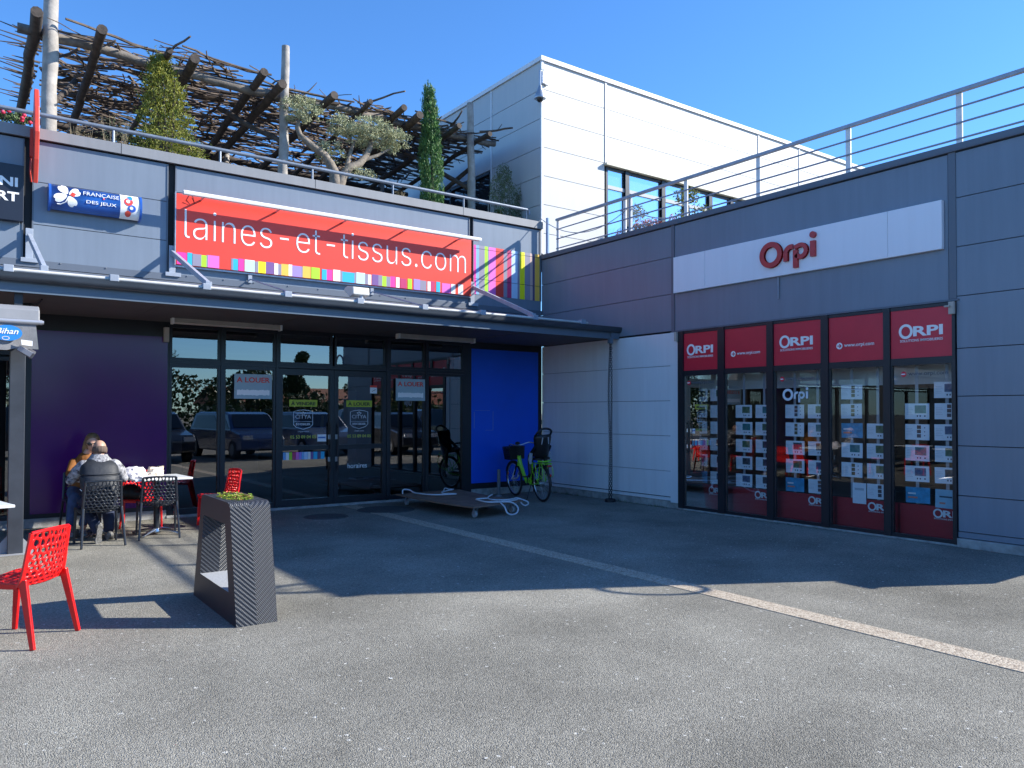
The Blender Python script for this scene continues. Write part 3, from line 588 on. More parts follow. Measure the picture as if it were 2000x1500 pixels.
def petal(cx,cz,ang,L,Wd): 
    P=[]
    for i in range(20):
        s=i/20*2*math.pi; r=L*.5*(1+.12*math.cos(2*s)); u=L*.5+r*.5*2*math.cos(s)*.5+0; v=Wd*.5*math.sin(s)*(1+.35*math.cos(s)); u=L*.5+L*.5*math.cos(s)-(.10*L if abs(s)<.2 else 0)
        u+=.016; P.append((cx+u*math.cos(ang)-v*math.sin(ang),cz+u*math.sin(ang)+v*math.cos(ang)))
    return P
cx,cz=-8.545,4.625
for an,L in ((R(125),.165),(R(205),.185),(R(300),.165),(R(30),.165)): onbox(petal(cx,cz,an,L*.92,.112),SIGNW,'clover_leaf',.005)
onbox([(cx+.022,cz+.005),(cx+.052,cz+.052),(cx+.10,cz+.03),(cx+.07,cz-.02)],SIGNR,'clover_square',.009)
mm=M(); P=[(cx+.0,cz-.03),(cx-.03,cz-.10),(cx-.09,cz-.135),(cx-.13,cz-.135)]; mm.tube([(x,yon(z)-.005,z) for x,z in P],.007,5); mm.build('clover_stem',SIGNW,t)
textmesh('FRANÇAISE','lettering',SIGNW,'A',-8.36,4.648,.455,.062,off=.0,at=-.224,parent=t); textmesh('DES JEUX','lettering',SIGNW,'A',-8.32,4.535,.38,.058,off=.0,at=-.222,parent=t)
onbox(arc(-8.10,4.64,.012,0,340,8),SIGNR,'red_dot',.012)
for px,pz,r,c in ((-7.78,4.655,.058,(.75,.06,.05)),(-7.735,4.56,.052,(.03,.12,.55)),(-7.785,4.485,.04,(.7,.08,.05)),(-7.76,4.715,.035,(.03,.25,.6))):
    onbox(arc(px,pz,r,0,345,18),mat('ball%.2f%.2f'%(c[0],c[2]),c,.4),'lottery_ball',.006)
    if r>.045: onbox(arc(px-.008,pz+.004,r*.45,0,340,14),SIGNW,'ball_spot',.010)
# dark sign at the left edge
t=thing('dark_shop_sign','black board sign with cropped white capitals at the left edge','sign',(-10,-.06,4.55))
mb=M(); mb.box(-12.5,-9.06,-.11,-.02,4.20,4.965); mb.build('board',mat('sign_navy',(.012,.016,.03),.4),t,bevel=.004)
textmesh('NI','lettering',SIGNW,'A',-9.335,4.66,.205,.125,off=.03,at=-.111,parent=t); textmesh('RT','lettering',SIGNW,'A',-9.365,4.46,.25,.125,off=.03,at=-.111,parent=t)
# red lozenge blade sign, seen edge on
t=thing('red_blade_sign','tall narrow red lozenge sign projecting from the wall, seen edge on','sign',(-8.93,-.5,5.4))
mb=M(); P=[(-.10,5.45),(-.50,6.10),(-.90,5.45),(-.50,4.80)]; P=[(-.10,5.75),(-.22,6.02),(-.34,5.75),(-.42,5.38),(-.34,5.02),(-.22,4.72),(-.10,5.02),(-.06,5.38)]
mb.prism(P,lambda u,v,d:(d,u,v),-8.965,-8.905); mb.build('lozenge',mat('blade_red',(.60,.05,.03),.45,var=.1,vs=6),t,bevel=.01)
mb=M(); mb.box(-8.995,-8.95,-.10,-.02,5.12,5.5); mb.tube([(-8.98,-.05,5.1),(-8.99,-.08,4.9),(-8.97,-.03,4.78)],.012,6); mb.build('bracket',mat('blade_red',(.6,.05,.03)),t)
# agency sign on B
t=thing('agency_sign','long white board sign with raised red letters on the dark agency wall','sign',(-.05,-5.8,3.9))
mb=M(); mb.box(-.065,-.003,-4.325,-3.66,3.607,4.207); mb.box(-.065,-.003,-7.312,-4.329,3.607,4.207); mb.box(-.065,-.003,-7.985,-7.316,3.607,4.207); mb.build('board',paneltone('sign_board_white',(.84,.85,.90),.45,.05),t,bevel=.003)
def orpi(fn,s,u0,v0,par,mt,d,name):
    # letters measured from the big sign: origin u=5.39,v=3.67
    def q(P): return [(u0+(u-5.39)*s,v0+(v-3.67)*s) for u,v in P]
    W_=.078*s
    for nm,P,cl,wd in (('letter_o',arc(5.588,3.925,.152,0,360,36)[:-1],True,W_),
        ('letter_r',[(5.838,3.79),(5.838,3.90)]+arc(5.925,3.90,.087,175,85,8)+[(5.95,3.99)],False,W_*.9),
        ('letter_p',[(5.995,3.675),(5.995,3.93)]+[],False,W_*.9),
        ('letter_p_bowl',[(5.985,3.965)]+arc(6.08,3.905,.085,100,-150,14),False,W_*.8),
        ('letter_i',[(6.268,3.795),(6.268,4.015)],False,W_*.95)):
        mb=M(); stroke(mb,q(P),wd,fn,0,d,close=cl); mb.build(name if 0 else nm,mt,par)
    mb=M(); mb.prism(q(arc(6.268,4.10,.045,0,350,20)),fn,0,d); mb.build('letter_dot',mt,par)
orpi(fB(-.066),1,5.39,3.67,t,mat('raised_letter_red',(.52,.03,.03),.3,var=.1,vs=12),.045,'letter')
mb=M(); mb.cyl((-.02,-5.655,3.60),(-.02,-5.655,3.47),.014,6); mb.cyl((-.02,-5.655,3.47),(-.02,-5.655,3.28),.010,6); tag(mb.build('wall_cable',mat('cable_pale',(.3,.33,.4),.5)),'short vertical cable and conduit hanging below the white agency sign','cable')
for yy,l in ((-3.70,'cream magnetic contact at the top left corner of the agency windows'),(-8.075,'pale alarm sensor box at the top right corner of the agency windows')):
    mb=M(); w_=.045 if yy<-5 else .03; mb.box(-.075,-.03,yy-w_,yy+.02,2.80,2.95)
    if yy<-5: mb.box(-.11,-.075,yy-.01,yy+.055,2.885,2.905)
    tag(mb.build('sensor_box',CREAM,bevel=.004),l,'sensor')
# window sticker logo on agency pane
t=thing('window_logo','pale grey lowercase logo sticker on the middle agency window','sticker',(0,-5.9,1.8))
orpi(fB(.009),.455,5.697,1.755,t,mat('sticker_pale',(.62,.70,.76),.5),.003,'letter')
# --- for-rent posters and stickers on building A
def poster_louer(x,l):
    t=thing('rental_poster',l,'poster',(x+.3,-.03,1.82),group='for rent posters in the grey shopfront')
    mb=M(); mb.box(x,x+.598,-.045,-.038,1.82,2.215); mb.build('sheet',mat('poster_pale_blue',(.38,.50,.55),.5,var=.05),t)
    textmesh('A LOUER','lettering',SIGNR,'A',x+.035,2.08,.53,.085,off=.02,at=-.0455,parent=t)
    mb=M(); rr=random.Random(int(x*10)); n=30
    top=[(x+.04+.52*i/n,1.955+.014*rr.random()) for i in range(n+1)]; bot=[(x+.04+.52*i/n,1.885-.014*rr.random()) for i in range(n,-1,-1)]
    mb.prism(top+bot,fA(-.0455),0,.002); mb.build('white_smear',mat('white_paint_smear',(.95,.95,.95),.6),t)
    mb=M(); mb.box(x,x+.598,-.0475,-.0455,1.815,1.819) if 0 else None
poster_louer(-6.208,'pale for rent poster with red capitals on the second glass pane from the purple panel')
poster_louer(-3.362,'pale for rent poster with red capitals on the pane just right of the doors')
CY=mat('sticker_line_white',(.62,.68,.74),.5); YG=mat('sticker_yellow_green',(.45,.50,.03),.5); YT=mat('number_yellow_green',(.50,.56,.10),.5); BT=mat('text_black',(.02,.02,.02),.6)
for x,s,l in ((-5.30,'À VENDRE','yellow green for sale strip above a shield logo on the left glass door'),(-4.29,'À LOUER','yellow green for rent strip above a shield logo on the right glass door')):
    t=thing('agency_sticker',l,'sticker',(x+.24,0,1.4),group='agency stickers on the glass doors')
    mb=M(); mb.box(x,x+.485,.0065,.009,1.70,1.815); mb.build('strip',YG,t); textmesh(s,'lettering',BT,'A',x+.03,1.722,.42,.075 if s[2]=='L' else .07,off=.02,at=.006,parent=t)
    c=x+.24; sh=[(c-.165,1.615),(c-.09,1.635),(c,1.645),(c+.09,1.635),(c+.165,1.615),(c+.165,1.40),(c+.12,1.355),(c,1.32),(c-.12,1.355),(c-.165,1.40)]
    mb=M(); stroke(mb,sh,.010,fA(.008),0,.002,close=True); mb.box(c-.155,c+.155,.0055,.008,1.445,1.450); mb.build('shield',CY,t)
    mb=M(); 
    for dx,dz,rr_ in ((-.03,.0,.012),(.0,.012,.013),(.03,0,.012),(-.015,-.02,.009),(.015,-.02,.009)): mb.prism(arc(c+dx,1.595+dz,rr_,0,330,10),fA(.008),0,.002)
    mb.build('emblem',CY,t)
    textmesh('CITYA','lettering',CY,'A',c-.135,1.50,.27,.062,off=0,at=.008,parent=t); textmesh('GARRETA','lettering',YT,'A',c-.09,1.457,.18,.028,at=.008,parent=t) if 0 else None
    textmesh('IMMOBILIER','lettering',CY,'A',c-.125,1.385,.25,.038,off=.02,at=.008,parent=t); textmesh('citya.com','lettering',CY,'A',c-.09,1.265,.18,.03,off=.0,at=.008,parent=t)
    textmesh('05 53 09 04 05','lettering',YT,'A',x+.02,1.165,.445,.055,off=.01,at=.008,parent=t)
mb=M(); dk=['bl','wh','gn','cr','pv','vi','bl','pb','wh','pu','cy','dp','cy']; mb2=M(); xq=-5.40
rr=random.Random(3)
for k in range(13):
    wd=rr.uniform(.035,.07); mb.k=ks.index(dk[k]); mb.box(xq,min(xq+wd,-4.64),.006,.009,.815,.94); xq+=wd+.004
tag(mb.build('striped_sticker',[colm(k) for k in ks]),'band of small coloured stripes stuck low on the left glass door','sticker')
tag(textmesh('horaires','hours_lettering',SIGNW,'A',-4.26,.635,.36,.085,at=.008),'small white word low on the right glass door','sticker')
t=thing('camera_sticker','small white and red square sticker with a camera symbol at the door top','sticker',(-3.78,0,2.0)); mb=M(); mb.k=0; mb.box(-3.845,-3.712,.004,.008,1.94,2.045); mb.k=1; mb.box(-3.845,-3.712,.004,.008,2.047,2.083); mb.build('sheet',[PAPER,SIGNR],t); mb=M(); mb.bar((-3.81,.002,1.975),(-3.745,.002,2.01),.03,.004) ; mb.build('camera_symbol',BT,t)
t=thing('notice_sheet','small pale opening notice beside the door handles','notice',(-4.68,0,1.15)); mb=M(); mb.box(-4.81,-4.655,.003,.007,1.11,1.23); mb.build('sheet',PAPER,t)
mb=M(); mb.box(-4.80,-4.67,.0005,.003,1.165,1.19); mb.build('print_band',mat('print_blue',(.1,.2,.5),.6),t)
mb=M(); mb.bar((-4.725,.05,1.25),(-4.70,.05,1.55),.05,.01); tag(mb.build('wooden_wedge',mat('pine_wood',(.50,.33,.12),.6)),'yellow wooden slat standing behind the glass by the door handles','slat')
# ---- property sheets hanging in the agency windows
ICON=mat('print_dark',(.06,.08,.12),.7); PB=mat('poster_blue',(.05,.33,.55),.5,var=.3,vs=12); PB2=mat('poster_pale_aqua',(.35,.58,.70),.5,var=.1,vs=9); PO=mat('print_orange',(.8,.25,.15),.6)
def photo(i):
    c=[((.04,.10,.03),(.22,.30,.20)),((.16,.07,.04),(.05,.08,.14)),((.01,.14,.17),(.08,.32,.30)),((.01,.015,.02),(.16,.18,.22)),((.26,.15,.08),(.06,.09,.03)),((.02,.05,.16),(.20,.24,.30))][i]
    return mat('house_photo_%d'%i,c[0],.5,col2=c[1],vs=11)
PN=['green','brown','turquoise','dark','sandy','blue']
protos={}
def sheet(kind,i):
    mb=M(); W_,H_=.305,.20
    def rct(k,a,b,c,d,e=.0): mb.k=k; mb.box(-.0025-e,-.0015-e,-b,-a,c,d)
    if kind=='s':
        mb.k=0; mb.box(-.0015,.0015,-W_,0,0,H_); 
        if i%3==1: 
            for q in range(3): rct(1,.15,.20,.03+q*.055,.075+q*.055,.001); rct(2,.24,.252,.05+q*.05,.062+q*.05,.001)
        else:
            rct(1,.125,.265,.075,.175,.001); rct(2,.15,.165,.03,.05,.001); rct(2,.185,.20,.03,.05,.001); rct(2,.24,.26,.032,.048,.001)
        for q in range(5): rct(3,.015,.10-.01*(q%3),.06+q*.02,.064+q*.02,.001)
        return [PAPER,photo(i),ICON,mat('print_grey',(.55,.57,.6),.7)]+[mb]
    if kind=='b': mb.k=0; mb.box(-.0015,.0015,-W_,0,0,H_); rct(1,.03,.13,.11,.13,.001); rct(2,.03,.15,.06,.08,.001); return [PB,SIGNW,PO]+[mb]
    if kind=='t': mb.k=0; mb.box(-.0015,.0015,-.30,0,-.03,H_); rct(1,.05,.2,.10,.12,.001); rct(2,.05,.12,.02,.04,.001); return [PB2,ICON,PO]+[mb]
    if kind=='p': mb.k=0; mb.box(-.0015,.0015,-.19,0,-.08,H_); rct(1,.03,.16,.1,.13,.001); return [PAPER,mat('print_grey',(.55,.57,.6))]+[mb]
def proto(kind,i):
    if (kind,i) not in protos:
        L=sheet(kind,i); mb=L[-1]; o=mb.build('property_sheet',L[:-1]); protos[(kind,i)]=o; return o,True
    return protos[(kind,i)],False
RZ=[1.995,1.73,1.467,1.20,.933,.662]; on_=['top','second','third','fourth','fifth','lowest']; pw=['far left','second','middle','fourth','far right']
layout={0:([0,1,2,3,4,5],[0,1,2,3,4,5]),1:([1,2,3,4,5],[1,2,3,4,5]),2:([1,2,3,4,5],[1,2,3,4,5]),3:([0,1,2,3,4,5],[2,3,4,5]),4:([1,2,3,4,5],[0,1,2,3,4,5])}
c0=[3.885,4.757,5.650,6.53,7.41]
rr=random.Random(11)
for p in range(5):
    for c in range(2):
        for row in layout[p][c]:
            i=rr.randrange(6); kind='s'
            if (p,c,row) in((0,0,5),(2,0,5),(4,0,5)): kind='b'
            if (p,c,row)==(3,0,2): kind='b'
            if (p,c,row) in((4,1,5),): kind='t'
            if (p,c,row) in((3,0,5),): kind='p'
            o,new=proto(kind,i if kind=='s' else 0)
            if not new: o=o.copy(); COL.objects.link(o)
            u=c0[p]+c*.368+rr.uniform(-.003,.003)+(.16 if kind=='p' else 0); o.location=(.15,-u,RZ[row]-.2); o.rotation_euler=(rr.uniform(-.012,.012),0,rr.uniform(-.02,.02))
            ds={'s':'sheet with %s photo'%PN[i],'b':'blue advert sheet','t':'pale aqua advert sheet','p':'upright white advert sheet'}[kind]
            tag(o,'%s, %s row, %s column, %s agency window'%(ds,on_[row],('left','right')[c],pw[p]),'poster','sheets hanging in the agency windows')
    t=thing('display_cables','pair of clear vertical hanging strips behind the sheets in the %s agency window'%pw[p],'display strip',(.17,-c0[p]-.3,0.5),group='hanging strips in the agency windows')
    for c in range(2):
        mb=M(); u=c0[p]+c*.368+.145; mb.box(.165,.167,-u-.02,-u+.02,.45,2.3); mb.build('strip',mat('clear_strip',(.35,.37,.4),.3),t)
    t=thing('display_board','dark red lower board with white lettering in the %s agency window'%pw[p],'display board',(.16,-c0[p]-.3,.2),group='red boards at the foot of the agency windows')
    mb=M(); mb.box(.155,.18,-c0[p]-.80 if p<4 else -8.14,-c0[p]+.10,.04,.445); mb.build('board',BANDR,t)
    u0=(4.214,5.101,6.014,6.902,7.751)[p]; mm=M(); stroke(mm,arc(u0+.058,.36,.048,0,360,24)[:-1],.02,fB(.152),0,.003,close=True); mm.build('logo_ring',SIGNW,t)
    textmesh('RPI','lettering',SIGNW,'B',u0+.118,.318,.24,.084,off=.03,at=.152,parent=t); textmesh('SOLUTIONS IMMOBILIERES','lettering',SIGNW,'B',u0+.01,.285,.35,.018,off=.0,at=.152,parent=t)
for y,l in ((-5.0,'small round ceiling spot seen through the second agency window'),(-6.5,'small round ceiling spot seen through the fourth agency window'),(-7.6,'small round ceiling spot seen through the far right agency window')):
    mb=M(); mb.lathe([(0,2.775),(.06,2.775),(.07,2.80)],(.95,y,0),16); tag(mb.build('ceiling_spot',mat('spot_lit',(.9,.9,.85),.5,emit=((1,.95,.85),14))),l,'lamp','ceiling spots inside the agency')
# ================================================================ ROOF TERRACE A : PERGOLA
WOODD=mat('log_dark',(.075,.058,.048),.85,var=.45,vs=9,bump=.6,bs=30); WOODP=mat('log_pale',(.36,.33,.30),.85,var=.3,vs=5,bump=.5,bs=25); WOODG=mat('log_grey',(.20,.175,.15),.85,var=.4,vs=7,bump=.6,bs=30)
BR=mat('branch_mix',(.05,.037,.03),.9,col2=(.20,.15,.115),vs=3.2)
P_=thing('pergola','rustic pergola of rough logs and a tangled brushwood roof on the terrace','pergola',(-5,3,5.3))
def logt(a,b,ra,rb,n=9,j=.025,seed=0,sides=9):
    q=random.Random(seed); a,b=Vector(a),Vector(b); pts=[];rs=[]
    for i in range(n+1):
        t=i/n; p=a.lerp(b,t)+Vector((q.uniform(-j,j),q.uniform(-j,j),q.uniform(-j,j))); pts.append(p); rs.append((ra+(rb-ra)*t)*(1+q.uniform(-.08,.08)))
    return pts,rs
for i,(xb,xt,y,z1,r) in enumerate(((-8.70,-8.68,.95,8.7,.105),(-5.12,-5.07,.95,8.16,.085),(-1.07,-1.12,1.0,8.09,.082),(-8.9,-8.85,4.9,7.4,.09),(-5.0,-5.0,5.0,7.4,.09),(-1.2,-1.2,5.0,7.4,.09))):
    p,s=logt((xb,y,5.26),(xt,y,z1),r*1.06,r*.88,8,.012,i,14); mb=M(); mb.tube(p,s,14); mb.build('post',WOODP,P_,smooth=True,ang=60)
p,s=logt((-9.12,1.12,7.36),(-5.1,1.10,7.27),.07,.075,14,.02,20); mb=M(); mb.tube(p,s,10); mb.build('beam',WOODG,P_,smooth=True,ang=60)
p,s=logt((-5.2,1.12,7.33),(-.40,1.14,7.40),.075,.06,14,.02,21); mb=M(); mb.tube(p,s,10); mb.build('beam',WOODG,P_,smooth=True,ang=60)
p,s=logt((-9.4,5.0,7.25),(-.5,5.0,7.2),.07,.07,16,.03,22); mb=M(); mb.tube(p,s,8); mb.build('beam',WOODD,P_,smooth=True,ang=60)
for i,(x,z,dx,r) in enumerate(((-8.90,7.42,.03,.085),(-8.06,7.40,.05,.072),(-7.12,7.34,.1,.055),(-6.72,7.33,.06,.08),(-5.62,7.38,.1,.075),(-5.30,7.28,-.05,.08),(-4.38,7.30,.1,.07),(-3.66,7.36,.2,.05),(-2.98,7.40,.1,.065),(-2.62,7.36,.15,.075),(-1.75,7.33,.1,.06),(-1.0,7.34,.1,.05))):
    p,s=logt((x,.42,z-.03),(x+dx,7.4,6.92),r,r*.8,14,.016,40+i); mb=M(); mb.tube(p,s,9); mb.build('rafter',WOODD,P_,smooth=True,ang=60)
for i,(a,b) in enumerate((((-5.1,.95,6.4),(-5.9,2.1,7.2)),((-1.1,1.0,6.3),(-2.0,2.2,7.2)),((-8.7,.95,6.2),(-8.2,2.3,7.2)),((-1.9,3.4,5.5),(-.9,1.2,6.9)))):
    p,s=logt(a,b,.05,.045,6,.02,70+i); mb=M(); mb.tube(p,s,8); mb.build('brace',WOODD,P_,smooth=True,ang=60)
q=random.Random(5); mb=M()
def branch(x,y,z,an,L,r,wob):
    n=max(4,int(L/.22)); pts=[];d=an;px,py,pz=x,y,z
    for i in range(n+1):
        pts.append((px,py,pz)); d+=q.uniform(-wob,wob); st=L/n; px+=math.cos(d)*st; py+=math.sin(d)*st; pz+=q.uniform(-.022,.022)
        dz_=.10*max(0,py-4); pz=max(7.33-dz_,min(7.60-dz_,pz))
        if px>-.28 or px<-8.9+.08*py-.25*(len(pts)%3==0)*q.random(): break
    if len(pts)>2: mb.tube(pts,[r*(1-.4*i/len(pts)) for i in range(len(pts))],5,cap=True)
    return pts
for i in range(1150):
    y=.85+6.6*q.random(); x=q.uniform(-8.85+.05*y,-.7); L=q.uniform(.7,1.9); an=q.gauss(0,.22)+(math.pi if q.random()<.5 else 0); x=x
    if q.random()<.38: an=q.uniform(0,6.28); L*=.6
    pts=branch(x,y,q.uniform(7.38,7.56),an,L,q.uniform(.011,.030),.22)
    if q.random()<.5 and len(pts)>3:
        a=pts[len(pts)//2]; branch(a[0],a[1],a[2],an+q.choice((-1,1))*q.uniform(.4,1.0),L*.4,.009,.2)
# ragged tips standing up along the front edge and at both ends
for i in range(26):
    x=q.uniform(-8.9,-.6); y=q.uniform(1.0,1.35); a=Vector((x,y,q.uniform(7.36,7.44))); d=Vector((q.uniform(-.6,.6),q.uniform(-.6,.1),q.uniform(.05,.38))).normalized(); L=q.uniform(.2,.42)
    mb.tube([a,a+d*L*.5+Vector((q.uniform(-.03,.03),0,q.uniform(-.03,.03))),a+d*L],[.018,.013,.006],5)
for i in range(26):
    y=q.uniform(.6,4.8); a=Vector((-8.75,y,q.uniform(7.25,7.5))); mb.tube([a,a+Vector((-.55*q.uniform(.4,1.2),q.uniform(-.1,.1),q.uniform(-.1,.12)))],[.02,.006],5)
o=mb.build('brushwood_roof',BR,P_,smooth=True,ang=70); o['kind']='stuff'
# dark low structure at the far back of terrace
t=thing('rooftop_shed','low weathered timber clad shed at the back of the terrace beneath the brushwood','shed',(-6,7.6,5.3))
mb=M(); 
for i in range(8): mb.box(-11,-2.2,8.0,8.1,5.28+i*.15,5.42+i*.15)
mb.box(-11,-2.2,8.1,9.5,5.26,6.4); mb.build('wall',mat('shed_boards',(.10,.09,.085),.8,var=.3,vs=3),t); mb=M(); mb.box(-11.2,-2.0,7.9,9.6,6.45,6.52); mb.build('roof',GREYD,t)
# ---------------------------------------------------------------- foliage
def leafmat(n,c,c2,vs=9,tr=.25):
    m=mat(n,c,.55,spec=.35,col2=c2,vs=vs); p=m.node_tree.nodes['Principled BSDF']; 
    try: p.inputs['Transmission Weight'].default_value=0; p.inputs['Subsurface Weight'].default_value=0
    except Exception: pass
    return m
def leaves(mb,pts,L,Wd,q,up=.2,dirf=None):
    for c in pts:
        c=Vector(c); d=Vector((q.gauss(0,1),q.gauss(0,1),q.gauss(0,1)+up))
        if dirf: d=dirf(c,q)
        d.normalize(); s=d.cross(Vector((q.gauss(0,1),q.gauss(0,1),q.gauss(0,1)))).normalized(); l=L*q.uniform(.6,1.3); w=Wd*q.uniform(.6,1.3); n=d.cross(s)*l*.12
        mb.add([c-d*l*.5,c+s*w*.5+n,c+d*l*.5,c-s*w*.5+n],[(0,1,2,3)])
def inell(q,c,r,n,shell=.0,lump=0):
    out=[]
    while len(out)<n:
        v=Vector((q.uniform(-1,1),q.uniform(-1,1),q.uniform(-1,1))); l=v.length
        if l>1 or l<shell: continue
        if lump:
            a=math.atan2(v.y,v.x); k=1+lump*math.sin(5*a+3*v.z)*math.cos(4*v.z*2+a)
            if l>k*.98: continue
        out.append(Vector(c)+Vector((v.x*r[0],v.y*r[1],v.z*r[2])))
    return out
def clumps(q,c,r,nc,per,cr,out=.12):
    pts=[]
    for i in range(nc):
        v=Vector((q.gauss(0,1),q.gauss(0,1),q.gauss(0,1))).normalized()*(q.random()**.38)*(1+out*q.random()*(q.random()<.4))
        m_=Vector(c)+Vector((v.x*r[0],v.y*r[1],v.z*r[2])); k=cr*q.uniform(.6,1.25)
        for j in range(int(per*q.uniform(.6,1.3))): pts.append(m_+Vector((q.gauss(0,k),q.gauss(0,k),q.gauss(0,k*.75))))
    return pts
q=random.Random(21)
# olive
t=thing('olive_tree','cloud pruned olive tree with two flat silvery crowns on the terrace','tree',(-4.2,.72,5.28))
mb=M(); y=.72
mb.tube([(-4.22,y,5.28),(-4.20,y,5.7),(-4.23,y+.02,5.98),(-4.30,y+.03,6.12),(-4.42,y,6.25),(-4.58,y-.02,6.33),(-4.72,y-.03,6.40),(-4.88,y,6.52),(-4.93,y+.02,6.66),(-4.90,y+.02,6.80)],[.15,.12,.095,.085,.075,.07,.065,.05,.045,.03],10)
mb.tube([(-4.19,y,5.6),(-4.08,y-.02,5.95),(-3.95,y-.04,6.13),(-3.76,y-.02,6.22),(-3.62,y,6.40),(-3.52,y+.03,6.60),(-3.50,y+.02,6.75)],[.11,.085,.075,.07,.06,.05,.03],10)
mb.tube([(-4.0,y,6.08),(-3.93,y+.08,6.3),(-3.86,y+.12,6.5),(-3.80,y+.1,6.68)],[.05,.045,.035,.02],8); mb.tube([(-3.7,y,6.3),(-3.4,y-.05,6.45),(-3.15,y-.05,6.62)],[.04,.03,.015],7); mb.tube([(-4.25,y,6.0),(-4.33,y+.15,6.2),(-4.3,y+.2,6.35)],[.04,.03,.02],7)
mb.build('trunk',mat('olive_bark',(.24,.20,.16),.9,var=.4,vs=12,bump=.8,bs=35),t,smooth=True,ang=70)
OL=leafmat('olive_leaf',(.58,.57,.36),(.26,.29,.15),14)
mb=M()
leaves(mb,clumps(q,(-4.90,y,6.97),(.40,.34,.22),75,44,.038),.05,.014,q)
leaves(mb,clumps(q,(-3.58,y,6.86),(.80,.5,.23),175,46,.042),.05,.014,q)
leaves(mb,clumps(q,(-3.05,y,6.74),(.28,.3,.15),26,42,.04),.05,.014,q)
leaves(mb,clumps(q,(-4.28,y+.1,6.36),(.28,.26,.18),26,40,.04),.05,.014,q); leaves(mb,inell(q,(-3.75,y,6.06),(.38,.22,.10),600,.0,.2),.05,.014,q)
mb.build('crown',OL,t)
# cypress
t=thing('cypress_tree','slim dark green columnar cypress rising above the terrace parapet','tree',(-2.15,.75,5.28)); mb=M(); mb.cyl((-2.15,.75,5.28),(-2.2,.75,7.2),.05,8,.02); mb.build('trunk',WOODD,t)
mb=M()
def cyr(z): 
    u=(z-5.4)/2.62; return .24*(1-max(0,u))**.62*(.8+.45*min(1,u*3)) if u<1 else .01
for i in range(620):
    z=5.35+2.52*q.random()**1.0; a=q.uniform(0,6.28); rr_=cyr(z)*q.uniform(.35,.92); b=Vector((-2.17-.03*(z-5.4)+rr_*math.cos(a),.75+rr_*math.sin(a),z)); L=q.uniform(.16,.34)
    d=Vector((.22*math.cos(a),.22*math.sin(a),1)).normalized()
    for k in range(34):
        c=b+d*L*q.random()+Vector((q.gauss(0,.014),q.gauss(0,.014),0)); dd=(d+Vector((q.gauss(0,.22),q.gauss(0,.22),q.gauss(0,.1)))).normalized(); s=dd.orthogonal().normalized(); s=(s*math.cos(k)+dd.cross(s)*math.sin(k)); l=.042;w_=.0065
        mb.add([c-dd*l*.5,c+s*w_,c+dd*l,c-s*w_],[(0,1,2,3)])
mb.build('crown',leafmat('cypress_leaf',(.13,.27,.06),(.035,.09,.03),9),t)
# laurel bush
t=thing('laurel_bush','tall conical bush with glossy yellow green leaves behind the railing','tree',(-7.1,.7,5.28)); mb=M()
for k in range(7): a=k*.9; mb.tube([(-7.1,.7,5.28),(-7.1+.1*math.cos(a),.7+.1*math.sin(a),6.0),(-7.15+.22*math.cos(a),.7+.2*math.sin(a),6.9)],[.03,.02,.006],6)
mb.build('trunk',WOODD,t)
mb=M(); pts=[]
while len(pts)<9500:
    z=q.uniform(5.45,7.30); u=(z-5.45)/1.85; c=(-7.02-.20*u,.7); rr_=(.55*(1-u)**.62+.03)*(1+.30*math.sin(z*9+1+2*math.sin(z*4))*.6)*(q.random()**.45)*(1.25 if q.random()<.06 else 1); a=q.uniform(0,6.28)
    if math.sin(a*3+z*7)*math.sin(z*11)>.55 and q.random()<.7: continue
    pts.append((c[0]+rr_*math.cos(a),c[1]+rr_*.8*math.sin(a),z+q.gauss(0,.03)))
pts=[p_ for p_ in pts if math.sin(p_[0]*21+p_[2]*9)*math.sin(p_[2]*17+p_[1]*13)<.45 or q.random()<.35]
leaves(mb,pts,.066,.018,q,-.9)
for k in range(60):
    z=q.uniform(5.7,7.25); u=(z-5.45)/1.85; a=q.uniform(0,6.28); r0=.5*(1-u)**.62+.03; b=Vector((-7.02-.2*u+r0*math.cos(a),.7+r0*.8*math.sin(a),z)); d=Vector((math.cos(a)*.6,math.sin(a)*.6,.75)).normalized(); L=q.uniform(.08,.20)
    leaves(mb,[b+d*L*q.random() for _ in range(14)],.06,.016,q,.2); mb.build('crown',leafmat('laurel_leaf',(.55,.54,.13),(.14,.19,.04),8),t)
# climber at right end
t=thing('climbing_shrub','dark leggy shrub on a trellis beside the white wall at the terrace corner','shrub',(-.42,.75,5.28)); mb=M()
for k in range(14): 
    x=-.80+.062*k; mb.tube([(x,.75,5.28),(x+q.uniform(-.05,.05),.75,5.9),(x+q.uniform(-.1,.1),.72,6.5+.3*math.sin(k))],[.012,.010,.004],5)
mb.build('stems',mat('stem_grey',(.26,.25,.22),.8),t)
mb=M(); pts=[]
for cx,cz,rx,rz,n in ((-.45,6.62,.20,.26,520),(-.28,6.2,.30,.35,700),(-.62,6.25,.22,.4,450),(-.40,5.75,.38,.25,650),(-.12,5.85,.12,.3,220)): pts+=inell(q,(cx,.72,cz),(rx,.16,rz),n,0,.2)
leaves(mb,pts,.07,.017,q,-.8); mb.build('crown',leafmat('shrub_leaf',(.16,.21,.10),(.06,.09,.05),5),t)
